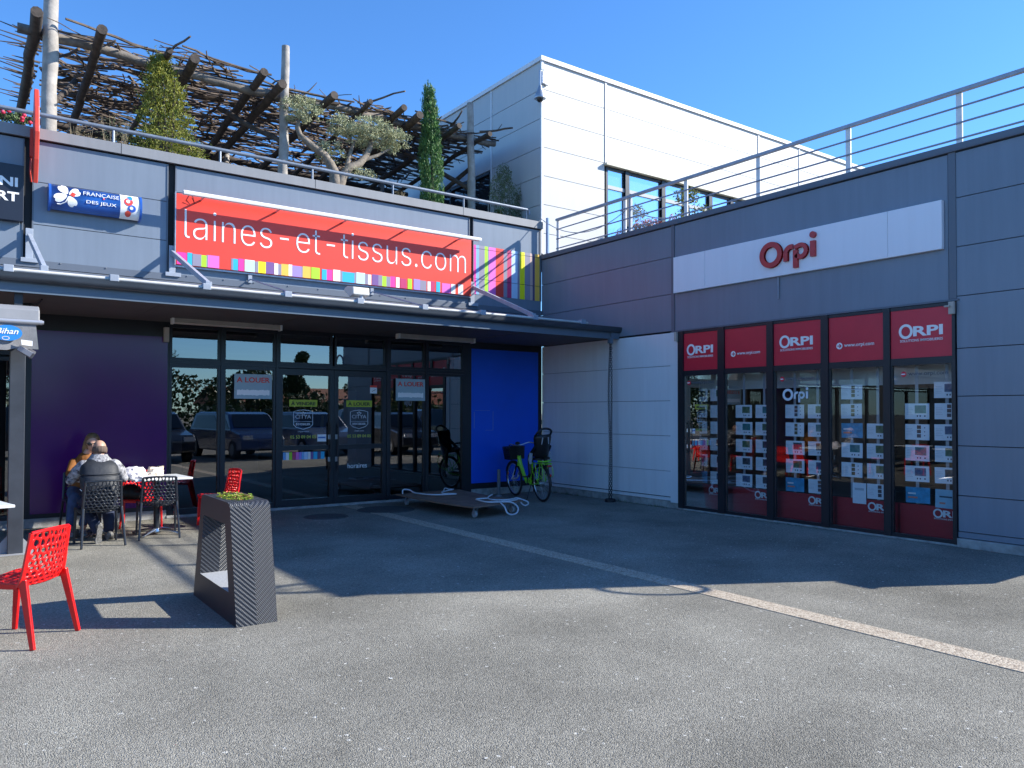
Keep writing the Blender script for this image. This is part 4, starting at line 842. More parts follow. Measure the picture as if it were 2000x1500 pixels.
# low planting behind the parapet
def tuft(name,label,cat,c,r,n,mt,L=.05,Wd=.016,up=.2,stems=0,smt=None):
    t=thing(name,label,cat,(c[0],c[1],5.28 if c[1]>0 else 4.62)); mb=M(); leaves(mb,inell(q,c,r,n,0,.2),L,Wd,q,up); mb.build('leaves',mt,t)
    mb=M(); z0=5.28 if c[1]>0 else 4.62
    for k in range(max(3,stems)): a=q.uniform(0,6.28); mb.tube([(c[0]+.3*r[0]*math.cos(a),c[1],z0),(c[0]+r[0]*.7*math.cos(a),c[1]+r[1]*.7*math.sin(a),c[2]+r[2]*q.uniform(0,1.1))],[.006,.002],4)
    mb.build('stems',smt or mat('stem_dry',(.33,.27,.17),.8),t); return t
DRY=leafmat('dry_leaf',(.30,.24,.13),(.14,.12,.06),9); GRN=leafmat('mid_leaf',(.11,.17,.05),(.05,.09,.03),8)
tuft('dry_shrub','thin dry shrub with wiry stems left of the laurel bush','shrub',(-7.85,.6,5.92),(.28,.2,.22),260,leafmat('sage_leaf',(.16,.18,.10),(.08,.10,.05)),.05,.014,stems=24)
tuft('dry_grass','clump of dry straw coloured grass behind the parapet under the log roof','plant',(-8.3,.6,5.75),(.22,.15,.16),90,DRY,.07,.01,stems=20)
tuft('wilted_plant','small wilted brown and green plant between olive tree and cypress','plant',(-2.95,.6,5.72),(.14,.1,.13),90,DRY,.06,.02,stems=6)
tuft('low_plant','low dry plant at the foot of the cypress, right side','plant',(-1.55,.6,5.62),(.3,.12,.08),160,DRY,.05,.012,stems=14)
tuft('leafy_plant','small bright green plant in front of the climbing shrub','plant',(-.72,.5,5.72),(.13,.1,.14),120,GRN,.06,.03,stems=5)
t=thing('flower_bed','red geranium flowers at the left end of the terrace','flowers',(-9.3,.5,5.28)); mb=M(); leaves(mb,inell(q,(-9.25,.55,5.83),(.38,.15,.13),420,0,.2),.05,.03,q); mb.build('leaves',GRN,t)
mb=M(); 
for k in range(10): mb.ell((-9.25+q.uniform(-.35,.35),.42+q.uniform(-.05,.05),5.80+q.uniform(-.05,.12)),.03,.03,.025,7,5)
mb.build('blossoms',mat('geranium_red',(.65,.03,.08),.6),t)
# terrace B plants
t=thing('flower_planter','brown planter with reddish and pink flowering plants behind the roof railing','planter',(2.3,-.8,4.62)); mb=M(); mb.box(1.75,3.0,-1.0,-.6,4.62,5.42); mb.build('box',mat('terracotta',(.30,.10,.05),.8,var=.2,vs=5),t,bevel=.01)
mb=M(); leaves(mb,inell(q,(2.35,-.8,5.52),(.62,.22,.20),900,0,.25),.05,.02,q); mb.build('foliage',GRN,t)
mb=M(); leaves(mb,inell(q,(2.35,-.82,5.60),(.60,.22,.22),700,0,.25),.045,.03,q); leaves(mb,inell(q,(3.05,-.8,5.72),(.10,.10,.34),260,0,.1),.05,.03,q); mb.build('blossoms',leafmat('blossom_pink',(.60,.20,.20),(.35,.14,.10),12),t)
t=thing('potted_tree','small loose yellow leaved tree behind the roof railing of the agency','tree',(3.7,-.8,4.62)); mb=M(); mb.tube([(3.7,-.8,4.62),(3.68,-.8,5.6),(3.6,-.8,6.3)],[.04,.03,.01],7); mb.tube([(3.7,-.8,5.4),(4.1,-.8,6.0),(4.3,-.8,6.3)],[.02,.015,.006],6); mb.build('trunk',WOODD,t)
mb=M(); pts=[]
for c,r,n in (((3.55,-.8,6.50),(.38,.25,.22),300),((4.15,-.8,6.15),(.40,.25,.28),330),((3.45,-.8,6.0),(.28,.2,.22),180),((3.9,-.8,5.75),(.35,.2,.2),200),((4.5,-.8,5.9),(.2,.2,.25),120),((3.35,-.8,5.6),(.2,.2,.2),90)): pts+=inell(q,c,r,n,0,.3)
leaves(mb,pts,.075,.04,q); mb.build('crown',leafmat('yellow_leaf',(.30,.28,.07),(.12,.15,.04),7),t)
# grass tufts at the foot of the white wall
mb=M()
for i in range(170):
    x=q.uniform(-.06,-.0); yy=q.choice((q.uniform(-3.5,-2.0),q.uniform(-1.2,-.3),q.uniform(-6.5,-3.7))); h=q.uniform(.02,.07) if yy>-3.6 else q.uniform(.01,.03); d=q.uniform(-.03,.03); mb.add([(x,yy-.004,0),(x,yy+.004,0),(x-q.uniform(0,.03),yy+d,h)],[(0,1,2)])
o=mb.build('weeds',GRN); tag(o,'thin weeds growing along the foot of the agency wall','weeds',kind='stuff')
# ================================================================ PLANTER
def wicker(name,cx,axis):
    # chevron weave: ribs slope down to the middle of the face
    m=bpy.data.materials.new(name); m.use_nodes=True; n=m.node_tree; p=n.nodes['Principled BSDF']; ln=n.links.new
    tc=n.nodes.new('ShaderNodeTexCoord'); sp=n.nodes.new('ShaderNodeSeparateXYZ'); ln(tc.outputs['Object'],sp.inputs[0])
    def mth(op,a,b=None):
        k=n.nodes.new('ShaderNodeMath'); k.operation=op
        for i,v in enumerate((a,b)):
            if v is None: continue
            if isinstance(v,(int,float)): k.inputs[i].default_value=v
            else: ln(v,k.inputs[i])
        return k.outputs[0]
    ax=mth('ABSOLUTE',mth('SUBTRACT',sp.outputs[0],cx)); along=sp.outputs[2] if axis=='z' else sp.outputs[1]
    v=mth('SUBTRACT',along,mth('MULTIPLY',ax,.95)); ph=mth('MULTIPLY',v,2*math.pi/.036); s=mth('SINE',ph)
    u=mth('ADD',mth('MULTIPLY',along,.8),ax); s2=mth('SINE',mth('MULTIPLY',u,2*math.pi/.015))
    h=mth('ADD',mth('MULTIPLY',s,.62),mth('MULTIPLY',s2,.6)); 
    b=n.nodes.new('ShaderNodeBump'); b.inputs['Strength'].default_value=1; b.inputs['Distance'].default_value=.0035; ln(h,b.inputs['Height']); ln(b.outputs[0],p.inputs['Normal'])
    no=n.nodes.new('ShaderNodeTexNoise'); no.inputs['Scale'].default_value=9; ln(tc.outputs['Object'],no.inputs[0])
    mr=n.nodes.new('ShaderNodeMapRange'); mr.inputs[1].default_value=-1.1; mr.inputs[2].default_value=.9; ln(mth('ADD',h,mth('MULTIPLY',no.outputs[0],.3)),mr.inputs[0])
    mx=n.nodes.new('ShaderNodeMix'); mx.data_type='RGBA'; mx.inputs[6].default_value=(.012,.013,.017,1); mx.inputs[7].default_value=(.062,.070,.086,1); ln(mr.outputs[0],mx.inputs[0]); ln(mx.outputs[2],p.inputs['Base Color'])  # pale rib crests, dark grooves: highlight and crease shade put into the colour
    p.inputs['Roughness'].default_value=.42; return m
t=thing('planter','tall tapering dark woven planter with a see-through opening and succulents on top','planter',(-7.9,-6.0,0))
xa,xb=-8.055,-7.745; yf,yb=-6.625,-5.35; tf,tb=-6.43,-5.60; H=.905
def lerp(a,b,s): return a+(b-a)*s
def outer():
    P=[(yf,0.0)]; 
    # rounded shoulders
    P+= [(lerp(yf,tf,.93),H*.93)]+[(tf+.055-.068*math.cos(R(a)),H-.062+.062*math.sin(R(a))) for a in (15,35,60,90)]
    P+= [(tb-.055+.068*math.cos(R(a)),H-.062+.062*math.sin(R(a))) for a in (90,60,35,15)]+[(lerp(yb,tb,.93),H*.93),(yb,0.0)]
    return P
OUT=outer(); INN=[(-6.42,.225),(-6.305,.735),(-5.665,.735),(-5.575,.225)]
off=[(-6.405,.235),(-6.295,.725),(-5.675,.725),(-5.59,.235)]
mb=M()  # side faces (both x sides): ring between outer and inner outline
n=len(OUT)
for x,fl in ((xa,0),(xb,1)):
    V=[(x,y,z) for y,z in OUT]+[(x,y,z) for y,z in INN]; b=n
    F=[]
    # near side quad strip: vertices 0..5 of OUT left, top, right
    nl=[0,1,2,3,4,5]; 
    for i in range(0,5): F.append((i,i+1,b+1) if i>0 else (0,1,b+1,b))
    F.append((5,6,b+2,b+1))
    for i in range(6,n-2): F.append((i,i+1,b+2))
    F.append((n-2,n-1,b+3,b+2)); F.append((n-1,0,b,b+3))
    mb.add(V,[f if fl else f[::-1] for f in F])
mb.build('side_face',mat('planter_smooth',(.022,.019,.022),.5,var=.15,vs=5),t)
mb=M(); 
for i in range(n-1):
    if 5<=i<6: continue
    a,c=OUT[i],OUT[i+1]; x0,x1=xa+.001,xb-.001; mb.add([(x0,a[0],a[1]),(x1,a[0],a[1]),(x1,c[0],c[1]),(x0,c[0],c[1])],[(0,1,2,3)])
mb.add([(xa,OUT[5][0],H),(xb,OUT[5][0],H),(xb,-6.30,H),(xa,-6.30,H)],[(0,1,2,3)]); mb.add([(xa,-5.74,H),(xb,-5.74,H),(xb,OUT[6][0],H),(xa,OUT[6][0],H)],[(0,1,2,3)])
# top with oval hole
oval=[(-7.90+.115*math.cos(R(a)),-6.02+.26*math.sin(R(a))) for a in range(0,360,15)]
def edgept(a):
    c,s=math.cos(R(a)),math.sin(R(a)); k=min(.155/abs(c) if abs(c)>1e-6 else 9,.28/abs(s) if abs(s)>1e-6 else 9); return (-7.90+c*k,-6.02+s*k)
for i in range(24):
    a0,a1=i*15,(i+1)*15; o0,o1=oval[i],oval[(i+1)%24]; e0,e1=edgept(a0),edgept(a1); mb.add([(*e0,H),(*e1,H),(*o1,H),(*o0,H)],[(0,1,2,3)])
    mb.add([(*o0,H),(*o1,H),(*o1,H-.06),(*o0,H-.06)],[(0,1,2,3)])
for sx,sy in ((1,1),(-1,1),(-1,-1),(1,-1)):
    mb.add([(-7.90+sx*.155,-6.02+sy*.28,H),(-7.90+sx*.155*math.tan(R(45))*.999,-6.02+sy*.155,H),(-7.90+sx*.10,-6.02+sy*.28,H)],[(0,1,2)]) if 0 else None
mb.build('woven_skin',wicker('wicker_outer',-7.90+7.9,'z'),t)
mb=M(); mb.add([(xa,INN[3][0],INN[3][1]),(xb,INN[3][0],INN[3][1]),(xb,INN[0][0],INN[0][1]),(xa,INN[0][0],INN[0][1])],[(0,3,2,1)]); mb.build('opening_floor',mat('ridged_sunlit_floor',(.40,.42,.45),.45,bump=.4,bs=60),t)  # lighter floor colour stands in for sunlight falling through the opening
mb=M()
for i in range(3):
    a,c=INN[i],INN[(i+1)%4]; mb.add([(xa,a[0],a[1]),(xb,a[0],a[1]),(xb,c[0],c[1]),(xa,c[0],c[1])],[(0,3,2,1)])
mb.build('woven_lining',wicker('wicker_inner',0,'z'),t)
q=random.Random(8); mb=M(); mb.k=0
mb.add([(*p_,H-.03) for p_ in [(-7.90+.115*math.cos(R(a)),-6.02+.26*math.sin(R(a))) for a in range(0,360,15)]],[tuple(range(24))])
mb.k=1
for i in range(260):
    a=q.uniform(0,6.28); r=q.random()**.5; x=-7.90+.12*r*math.cos(a); y=-6.02+.27*r*math.sin(a); z=H-.02+q.uniform(0,.035)
    mb.k=q.choice((1,1,1,2))
    for k in range(5):
        b=k*1.256+a; d=Vector((math.cos(b)*.7,math.sin(b)*.7,.75)).normalized(); s=Vector((-math.sin(b),math.cos(b),0)); l=q.uniform(.010,.02); c=Vector((x,y,z)); mb.add([c,c+d*l*.6+s*l*.35,c+d*l,c+d*l*.6-s*l*.35],[(0,1,2,3)])
mb.build('succulents',[mat('soil',(.06,.045,.03),.9),mat('succulent_green',(.22,.38,.04),.5,col2=(.42,.50,.06),vs=30),mat('succulent_tip',(.55,.28,.10),.5)],t)
# ================================================================ CHAIRS
def perf(nu,nv,fn,th,q,hole=.66,v0=0,v1=1,dens=None):
    """perforated shell: jittered hexagon cells with holes, mapped by fn(u,v)->(point, normal)"""
    hexv={}; cells=[]
    dx=1.0/nu; dy=dx*1.0
    def key(a,b): return (round(a,3),round(b,3))
    rows=nv
    for j in range(-1,rows+1):
        for i in range(-1,nu+1):
            cx=i+.5+(.5 if j%2 else 0); cy=j+.5; cell=[]
            for k in range(6):
                a=R(60*k+90); hx=cx+math.cos(a)/math.sqrt(3); hy=cy+math.sin(a)*2/3
                kk=key(hx,hy)
                if kk not in hexv: hexv[kk]=(hx+q.uniform(-.27,.27),hy+q.uniform(-.27,.27))
                cell.append(kk)
            cells.append(cell)
    mbv=[];F=[]; idx={}
    def cl(p): return (min(1,max(0,p[0]/nu)),min(1,max(0,p[1]/rows)))
    def vid(u,v,k=None):
        if k is not None and k in idx: return idx[k]
        mbv.append((u,v)); 
        if k is not None: idx[k]=len(mbv)-1
        return len(mbv)-1
    for cell in cells:
        P=[cl(hexv[k]) for k in cell]
        A_=abs(sum(P[i][0]*P[(i+1)%6][1]-P[(i+1)%6][0]*P[i][1] for i in range(6)))/2*nu*rows
        if A_<.05: continue
        c=(sum(p[0] for p in P)/6,sum(p[1] for p in P)/6)
        o=[vid(*P[i],k=('o',round(P[i][0],5),round(P[i][1],5))) for i in range(6)]
        if A_<.3:
            F.append(tuple(o)); continue
        ii=[]
        for i in range(6): 
            ii.append(vid(c[0]+(P[i][0]-c[0])*hole,c[1]+(P[i][1]-c[1])*hole))
        for i in range(6): F.append((o[i],o[(i+1)%6],ii[(i+1)%6],ii[i]))
    # to 3D, two skins
    n=len(mbv); V=[]
    for s in (.5,-.5):
        for u,v in mbv:
            p,nn=fn(u,v); V.append(p+nn*th*s)
    edges={}
    for f in F:
        for i in range(len(f)):
            e=(f[i],f[(i+1)%len(f)])
            if e[0]==e[1]: continue
            edges[e]=edges.get(e,0)+1
    FF=[f for f in F]+[tuple(i+n for i in f[::-1]) for f in F]
    for (a,b) in edges:
        if (b,a) not in edges: FF.append((b,a,a+n,b+n))
    m=M()
    def clean(f):
        o=[]
        for i in f:
            if i not in o: o.append(i)
        return tuple(o)
    FF=[clean(f) for f in FF]; FF=[f for f in FF if len(f)>2]
    m.add(V,FF); return m
def surf(prof,hw):
    # prof: list of (y,z) ; hw(v) half width ; curvature of shell in cross direction
    P=[Vector((0,y,z)) for y,z in prof]; n=len(P)-1
    def f(u,v):
        t=v*n; i=min(n-1,int(t)); s=t-i; p=P[i].lerp(P[i+1],s); d=(P[i+1]-P[i]).normalized()
        nn=Vector((0,-d.z,d.y)); x=(u-.5)*2; cur=.045*x*x
        return Vector((x*hw(v),0,0))+p+nn*cur*1.0,nn
    return f
back_prof=[(-.175,.415),(-.20,.47),(-.212,.53),(-.222,.60),(-.235,.68),(-.252,.775)]
seat_prof=[(-.175,.425),(-.10,.425),(0,.43),(.10,.435),(.18,.44),(.225,.43)]
def bsurf(u,v):
    n=len(back_prof)-1; t=v*n; i=min(n-1,int(t)); s=t-i; a,b=back_prof[i],back_prof[i+1]; y=a[0]+(b[0]-a[0])*s; z=a[1]+(b[1]-a[1])*s
    d=Vector((0,b[0]-a[0],b[1]-a[1])).normalized(); nn=Vector((0,d.z,-d.y)); x=(u-.5)*2; hw=.212-.022*v
    return Vector((x*hw,y+.040*x*x,z+.012*(v**6)*(1-x*x))),nn
def ssurf(u,v):
    n=len(seat_prof)-1; t=v*n; i=min(n-1,int(t)); s=t-i; a,b=seat_prof[i],seat_prof[i+1]; y=a[0]+(b[0]-a[0])*s; z=a[1]+(b[1]-a[1])*s
    x=(u-.5)*2; hw=.212+.018*v; return Vector((x*hw,y+.04*x*x*(1-v),z-.012*(1-x*x))),Vector((0,0,1))
def make_chair(mt,label,seed):
    t=thing('perforated_chair',label,'chair'); q=random.Random(seed)
    m=perf(9,9,bsurf,.016,q,.70)
    # rim rails of the back
    rim=M(); rim.v,rim.f,rim.mi=m.v,m.f,m.mi
    L=[bsurf(0,i/8)[0] for i in range(9)]; Rr=[bsurf(1,i/8)[0] for i in range(9)]; T=[bsurf(i/10,1)[0] for i in range(11)]
    o=m.build('backrest',mt,t,smooth=True,ang=50,world=False); sb=o.modifiers.new('soft','SUBSURF'); sb.levels=1; sb.render_levels=1
    r=M(); r.tube(L,[.017]*9,7); r.tube(Rr,[.017]*9,7); r.tube(T,.012,7); r.build('back_rim',mt,t,smooth=True,world=False)
    m=perf(9,8,ssurf,.018,q,.60); o=m.build('seat',mt,t,smooth=True,ang=50,world=False); sb=o.modifiers.new('soft','SUBSURF'); sb.levels=1; sb.render_levels=1
    r=M(); 
    for s in(0,1): 
        pts=[ssurf(s,i/6)[0] for i in range(7)]; 
        for i in range(6): r.bar(pts[i]-Vector((0,0,.008)),pts[i+1]-Vector((0,0,.008)),.022,.034)
    pts=[ssurf(i/6,1)[0] for i in range(7)]
    for i in range(6): r.bar(pts[i]-Vector((0,0,.008)),pts[i+1]-Vector((0,0,.008)),.02,.03)
    r.build('seat_rim',mt,t,world=False)
    for s in(-1,1):
        mb=M(); mb.bar((s*.205,-.165,.46),(s*.235,-.265,0),.026,.060,up=(0,1,0),w2=(.024,.034)); mb.build('leg',mt,t,world=False,bevel=.006)
        mb=M(); mb.bar((s*.222,.195,.435),(s*.232,.225,0),.026,.055,up=(0,1,0),w2=(.024,.034)); mb.build('leg',mt,t,world=False,bevel=.006)
    return t
GR='perforated plastic chairs on the cafe terrace'
RC=make_chair(RED,'red perforated chair standing alone in the left foreground',1); RC['group']=GR; RC.location=(-9.37,-6.03,0); RC.rotation_euler=(0,0,R(49.5))
BC=make_chair(BLACKP,'black perforated chair on which the man in the vest sits',2); BC['group']=GR; BC.location=(-8.345,-1.985,0); BC.rotation_euler=(0,0,R(3))
dup(BC,(-7.645,-1.75,0),R(-6),'empty black perforated chair pushed in at the table with paper bags')
dup(BC,(-8.36,-.62,0),R(184),'black perforated chair against the purple panel, under the woman')
dup(RC,(-7.72,-1.05,0),R(176),'red perforated chair facing out behind the table, with the black handbag on it')
dup(RC,(-6.72,-1.22,0),R(98),'red perforated chair seen above the woven planter, beside the tables')
dup(RC,(-9.45,1.15,0),R(170),'red perforated chair at the left edge, behind the cafe glass by the post')
for x,y,rz,l in ((-9.95,-1.7,20,'red perforated chair left of the picture edge, nearest the cafe glass'),(-10.5,-2.6,-95,'red perforated chair left of the picture edge, by a white table, facing right'),(-10.4,-4.7,10,'red perforated chair left of the picture edge, level with the lone red chair'),(-11.2,-3.7,-80,'red perforated chair farthest left on the cafe terrace')):
    dup(RC,(x,y,0),R(rz),l)
# ================================================================ TABLES
CHR=mat('chrome',(.62,.63,.65),.22,metal=1)
def make_table(label):
    t=thing('cafe_table',label,'table'); mb=M(); mb.box(-.35,.35,-.35,.35,.728,.755); mb.build('tabletop',TABLEW,t,world=False,bevel=.006)
    mb=M(); mb.cyl((0,0,.05),(0,0,.728),.036,14); mb.box(-.16,.16,-.03,.03,.715,.728); mb.build('column',BLACKP,t,world=False,smooth=True)
    mb=M(); mb.lathe([(.0,.085),(.05,.08),(.06,.05),(.06,.03)],(0,0,0),14)
    mb.build('base_hub',CHR,t,world=False,smooth=True)
    for k in range(4):
        a=R(45+90*k); c,s=math.cos(a),math.sin(a); mb=M(); mb.tube([(.04*c,.04*s,.065),(.18*c,.18*s,.05),(.33*c,.33*s,.018)],[.028,.022,.016],8); mb.build('foot',CHR,t,world=False,smooth=True)
    return t
T1=make_table('white square cafe table with crumpled paper bags on it'); T1.location=(-7.62,-1.55,0); T1.rotation_euler=(0,0,R(4)); T1['group']='white cafe tables'
t_=dup(T1,(-8.26,-1.30,0),R(2),'white square cafe table between the two seated people'); t_.scale=(.8,.9,1)
dup(T1,(-9.73,-3.85,0),R(12),'white square cafe table cut by the left edge, in front of the post'); dup(T1,(-10.9,-2.3,0),R(0),'white square cafe table farther left on the terrace')
# bags on the table
def bag(c,w_,h,dpt,mt,label,seed,lean):
    q=random.Random(seed); mb=M(); nx,nz=9,7; V=[]; 
    for side in (-1,1):
        for j in range(nz+1):
            for i in range(nx+1):
                u=i/nx-.5; v=j/nz; f=(1-v)**.6*(1-abs(2*u)**3); V.append((c[0]+u*w_*(1-.1*v)+lean*v+q.gauss(0,.006),c[1]+side*(dpt*.5*f+.006)+q.gauss(0,.007),c[2]+v*h*(1-.12*abs(math.sin(3*u+seed)))+q.gauss(0,.004)*(j>0)))
    n=(nx+1)*(nz+1); F=[]
    for s in range(2):
        for j in range(nz):
            for i in range(nx): a=s*n+j*(nx+1)+i; f=(a,a+1,a+nx+2,a+nx+1); F.append(f if s==0 else f[::-1])
    for j in range(nz): 
        for i in (0,nx): a=j*(nx+1)+i; F.append((a,a+nx+1,a+nx+1+n,a+n))
    mb.add(V,F); return tag(mb.build('paper_bag',mt,smooth=True,ang=25),label,'bag','paper bags on the cafe table')
bag((-7.86,-1.62,.757),.27,.15,.11,mat('paper_bag_white',(.72,.68,.70),.7,var=.12,vs=12),'crumpled white paper bag lying left on the table',3,-.06)
bag((-7.66,-1.60,.757),.20,.145,.12,mat('paper_bag_kraft',(.72,.50,.30),.7,col2=(.80,.72,.62),vs=7),'brown and white bakery bag on the table, right of the white one',5,.02)
mb=M(); mb.obox((-7.78,-1.80,.772),.20,.12,.03,(0.1,0,.3)); tag(mb.build('white_napkin_pack',mat('paper_bag_white',(.72,.68,.70)),bevel=.006),'flat white folded packet on the near edge of the bag table','packet')
# handbag
t=thing('handbag','slouchy black handbag on the seat of the red chair behind the table','handbag',(-7.87,-1.12,.44)); mb=M(); mb.ell((-7.87,-1.12,.53),.15,.10,.11,16,10); mb.ell((-7.80,-1.15,.50),.12,.09,.09,14,9); mb.ell((-7.93,-1.13,.52),.10,.10,.10,14,9)
o=mb.build('body',mat('bag_leather',(.012,.012,.014),.45,bump=.5,bs=25),t,smooth=True); r=o.modifiers.new('r','REMESH'); r.mode='VOXEL'; r.voxel_size=.012; r.use_smooth_shade=True
mb=M(); mb.tube([(-7.95,-1.16,.60),(-7.93,-1.18,.70),(-7.86,-1.19,.72),(-7.80,-1.2,.66),(-7.78,-1.21,.57)],.008,6); mb.build('strap',mat('bag_leather',(.012,.012,.014)),t,smooth=True)
# ================================================================ PEOPLE
SKIN=mat('skin',(.50,.29,.21),.5,var=.12,vs=9)
def blob(name,mb,mt,par,vox=.009,sm=4,mats=None):
    o=mb.build(name,mt,par,smooth=True); r=o.modifiers.new('remesh','REMESH'); r.mode='VOXEL'; r.voxel_size=vox; r.use_smooth_shade=True
    if sm: s=o.modifiers.new('smooth','SMOOTH'); s.factor=.5; s.iterations=sm
    return o
def limb(mb,pts,rs,n=12): 
    mb.tube(pts,rs,n); 
    for p_,r in zip(pts,rs): mb.ell(p_,r*.99,r*.99,r*.99,12,8)
def hand(mb,w,d,up,sc=1,curl=.6,thumb=1):
    # palm from wrist w along d; fingers curl towards -up
    w=Vector(w); d=Vector(d).normalized(); up=Vector(up); up=(up-d*up.dot(d)).normalized(); s=d.cross(up)
    mb.bar(w-d*.01,w+d*.09*sc,.078*sc,.026*sc,up=up)
    for k,(o_,L) in enumerate(((-.030,.066),(-.010,.075),(.010,.070),(.029,.055))):
        b=w+d*.085*sc+s*o_*sc; p1=b+(d*math.cos(curl*.5)-up*math.sin(curl*.5))*L*.45*sc; p2=p1+(d*math.cos(curl*1.4)-up*math.sin(curl*1.4))*L*.33*sc; p3=p2+(d*math.cos(curl*2.1)-up*math.sin(curl*2.1))*L*.24*sc
        mb.tube([b-d*.01,p1,p2,p3],[.0095*sc,.009*sc,.008*sc,.007*sc],7)
    b=w+d*.03*sc-s*thumb*.036*sc; mb.tube([b,b+(d*.7-s*thumb*.7)*.035*sc,b+(d*.95-s*thumb*.6-up*.3)*.062*sc],[.012*sc,.010*sc,.008*sc],7)
def head(mb,c,f,tilt=0,s=1.0,nose=True):
    # c centre of head, f facing dir (unit, horizontal)
    c=Vector(c); f=Vector(f).normalized(); z=Vector((0,0,1)); z=(z-f*z.dot(f)).normalized(); x=f.cross(z); Q=Matrix((x,f,z)).transposed(); e=Q.to_euler()
    P=lambda a,b,d: c+(x*a+f*b+z*d)*s
    mb.ell(P(0,-.01,.025),.076*s,.095*s,.092*s,20,14,rot=e); mb.ell(P(0,.02,-.035),.058*s,.070*s,.078*s,16,12,rot=e); mb.ell(P(0,.045,-.085),.032*s,.035*s,.026*s,12,8,rot=e)
    if nose: mb.ell(P(0,.095,-.022),.012*s,.018*s,.026*s,10,8,rot=e); mb.ell(P(0,.105,-.038),.015*s,.012*s,.011*s,8,6,rot=e); mb.ell(P(0,.082,-.066),.024*s,.012*s,.010*s,10,6,rot=e); mb.ell(P(0,.085,.012),.050*s,.014*s,.010*s,12,6,rot=e)
    for k in(-1,1): mb.ell(P(k*.078,-.005,-.012),.010*s,.020*s,.032*s,8,8,rot=e)
    return P,e
# --- man, back to the camera
mb=M(); C0=Vector((-8.345,0,0))
pel=(-8.345,-2.0,.54); ch=(-8.34,-1.90,.80); sh=(-8.335,-1.84,.965); nk=(-8.335,-1.80,1.03); hd=(-8.325,-1.765,1.135)
mb.tube([pel,(-8.345,-1.98,.65),ch,sh,nk],[.15,.14,.14,.10,.055],16); mb.ell(pel,.17,.14,.12); mb.tube([nk,(-8.33,-1.775,1.10)],[.062,.058],12)
Pm,em=head(mb,hd,(.04,1,-.28))
for s,el,wr in ((-1,(-8.625,-1.74,.775),(-8.47,-1.50,.80)),(1,(-8.055,-1.74,.775),(-8.20,-1.50,.80))):
    shp=(-8.335+s*.165,-1.845,.925); limb(mb,[shp,el,wr],[.062,.048,.030]); hand(mb,wr,(-s*.55,.8,-.05),(0,0,1),1,.7,s)
for s,kn,an in ((-1,(-8.47,-1.60,.50),(-8.345,-1.86,.13)),(1,(-8.19,-1.55,.50),(-8.185,-1.60,.09))):
    limb(mb,[(-8.345+s*.09,-1.98,.52),kn,an],[.095,.062,.042])
man=blob('person',mb,SKIN,None,.008,3); tag(man,'balding man seen from behind in a black padded vest over a patterned shirt, sitting','person')
mb=M(); 
for z,rx,ry,yy in ((.0,0,0,0),): pass
def ringtube(secs,n=24):
    m=M(); V=[]; F=[]
    for (cx,cy,cz,rx,ry) in secs:
        for k in range(n): a=2*math.pi*k/n; c,s=math.cos(a),math.sin(a); V.append((cx+rx*math.copysign(abs(c)**.8,c),cy+ry*math.copysign(abs(s)**.8,s),cz))
    for i in range(len(secs)-1):
        for k in range(n): F.append((i*n+k,i*n+(k+1)%n,(i+1)*n+(k+1)%n,(i+1)*n+k))
    F.append(tuple(range(n-1,-1,-1))); F.append(tuple((len(secs)-1)*n+k for k in range(n))); m.add(V,F); return m
S=[(-8.345,-2.01,.52,.185,.15)]
for z,rx,ry,y in ((.56,.19,.152,-2.005),(.60,.195,.155,-2.00),(.645,.207,.167,-1.985),(.651,.190,.146,-1.985),(.659,.190,.146,-1.985),(.665,.207,.167,-1.98),(.74,.212,.17,-1.955),(.815,.216,.17,-1.93),(.826,.216,.17,-1.93),(.833,.196,.148,-1.925),(.842,.196,.148,-1.925),(.849,.216,.168,-1.92),(.86,.216,.168,-1.915),(.87,.214,.165,-1.905),(.93,.212,.155,-1.88),(.975,.195,.14,-1.86),(1.005,.15,.12,-1.84),(1.03,.105,.10,-1.825),(1.045,.088,.088,-1.815)): S.append((-8.342,y,z,rx,ry))
vm=ringtube(S,28); o=vm.build('vest',mat('vest_black_quilt',(.022,.026,.034),.6,bump=.5,bs=18),man,smooth=True); sb=o.modifiers.new('s','SUBSURF'); sb.levels=1; sb.render_levels=1
SH=mat('shirt_patterned',(.55,.55,.58),.8,col2=(.02,.02,.03),vs=24)
mb=M()
for s,el,wr in ((-1,(-8.63,-1.745,.775),(-8.49,-1.53,.80)),(1,(-8.05,-1.745,.775),(-8.18,-1.53,.80))):
    limb(mb,[(-8.335+s*.165,-1.85,.945),(-8.335+s*.235,-1.80,.87),el,wr],[.078,.074,.060,.042])
blob('shirt_sleeves',mb,SH,man,.010,3)
mb=M(); mb.lathe([(.080,1.0),(.078,1.06),(.088,1.085),(.108,1.05),(.150,1.005),(.165,.985)],(-8.333,-1.815,0),20); mb.build('shirt_collar',mat('shirt_collar',(.50,.50,.52),.8,col2=(.05,.05,.07),vs=40),man,smooth=True)
JE=mat('jeans_dark',(.02,.03,.07),.8,var=.3,vs=15)
mb=M(); mb.ell((-8.345,-2.0,.53),.19,.155,.11,18,12)
for s,kn,an in ((-1,(-8.47,-1.60,.50),(-8.35,-1.85,.16)),(1,(-8.19,-1.55,.50),(-8.185,-1.60,.13))): limb(mb,[(-8.345+s*.09,-1.97,.53),kn,an],[.112,.080,.062])
blob('trousers',mb,JE,man,.010,3)
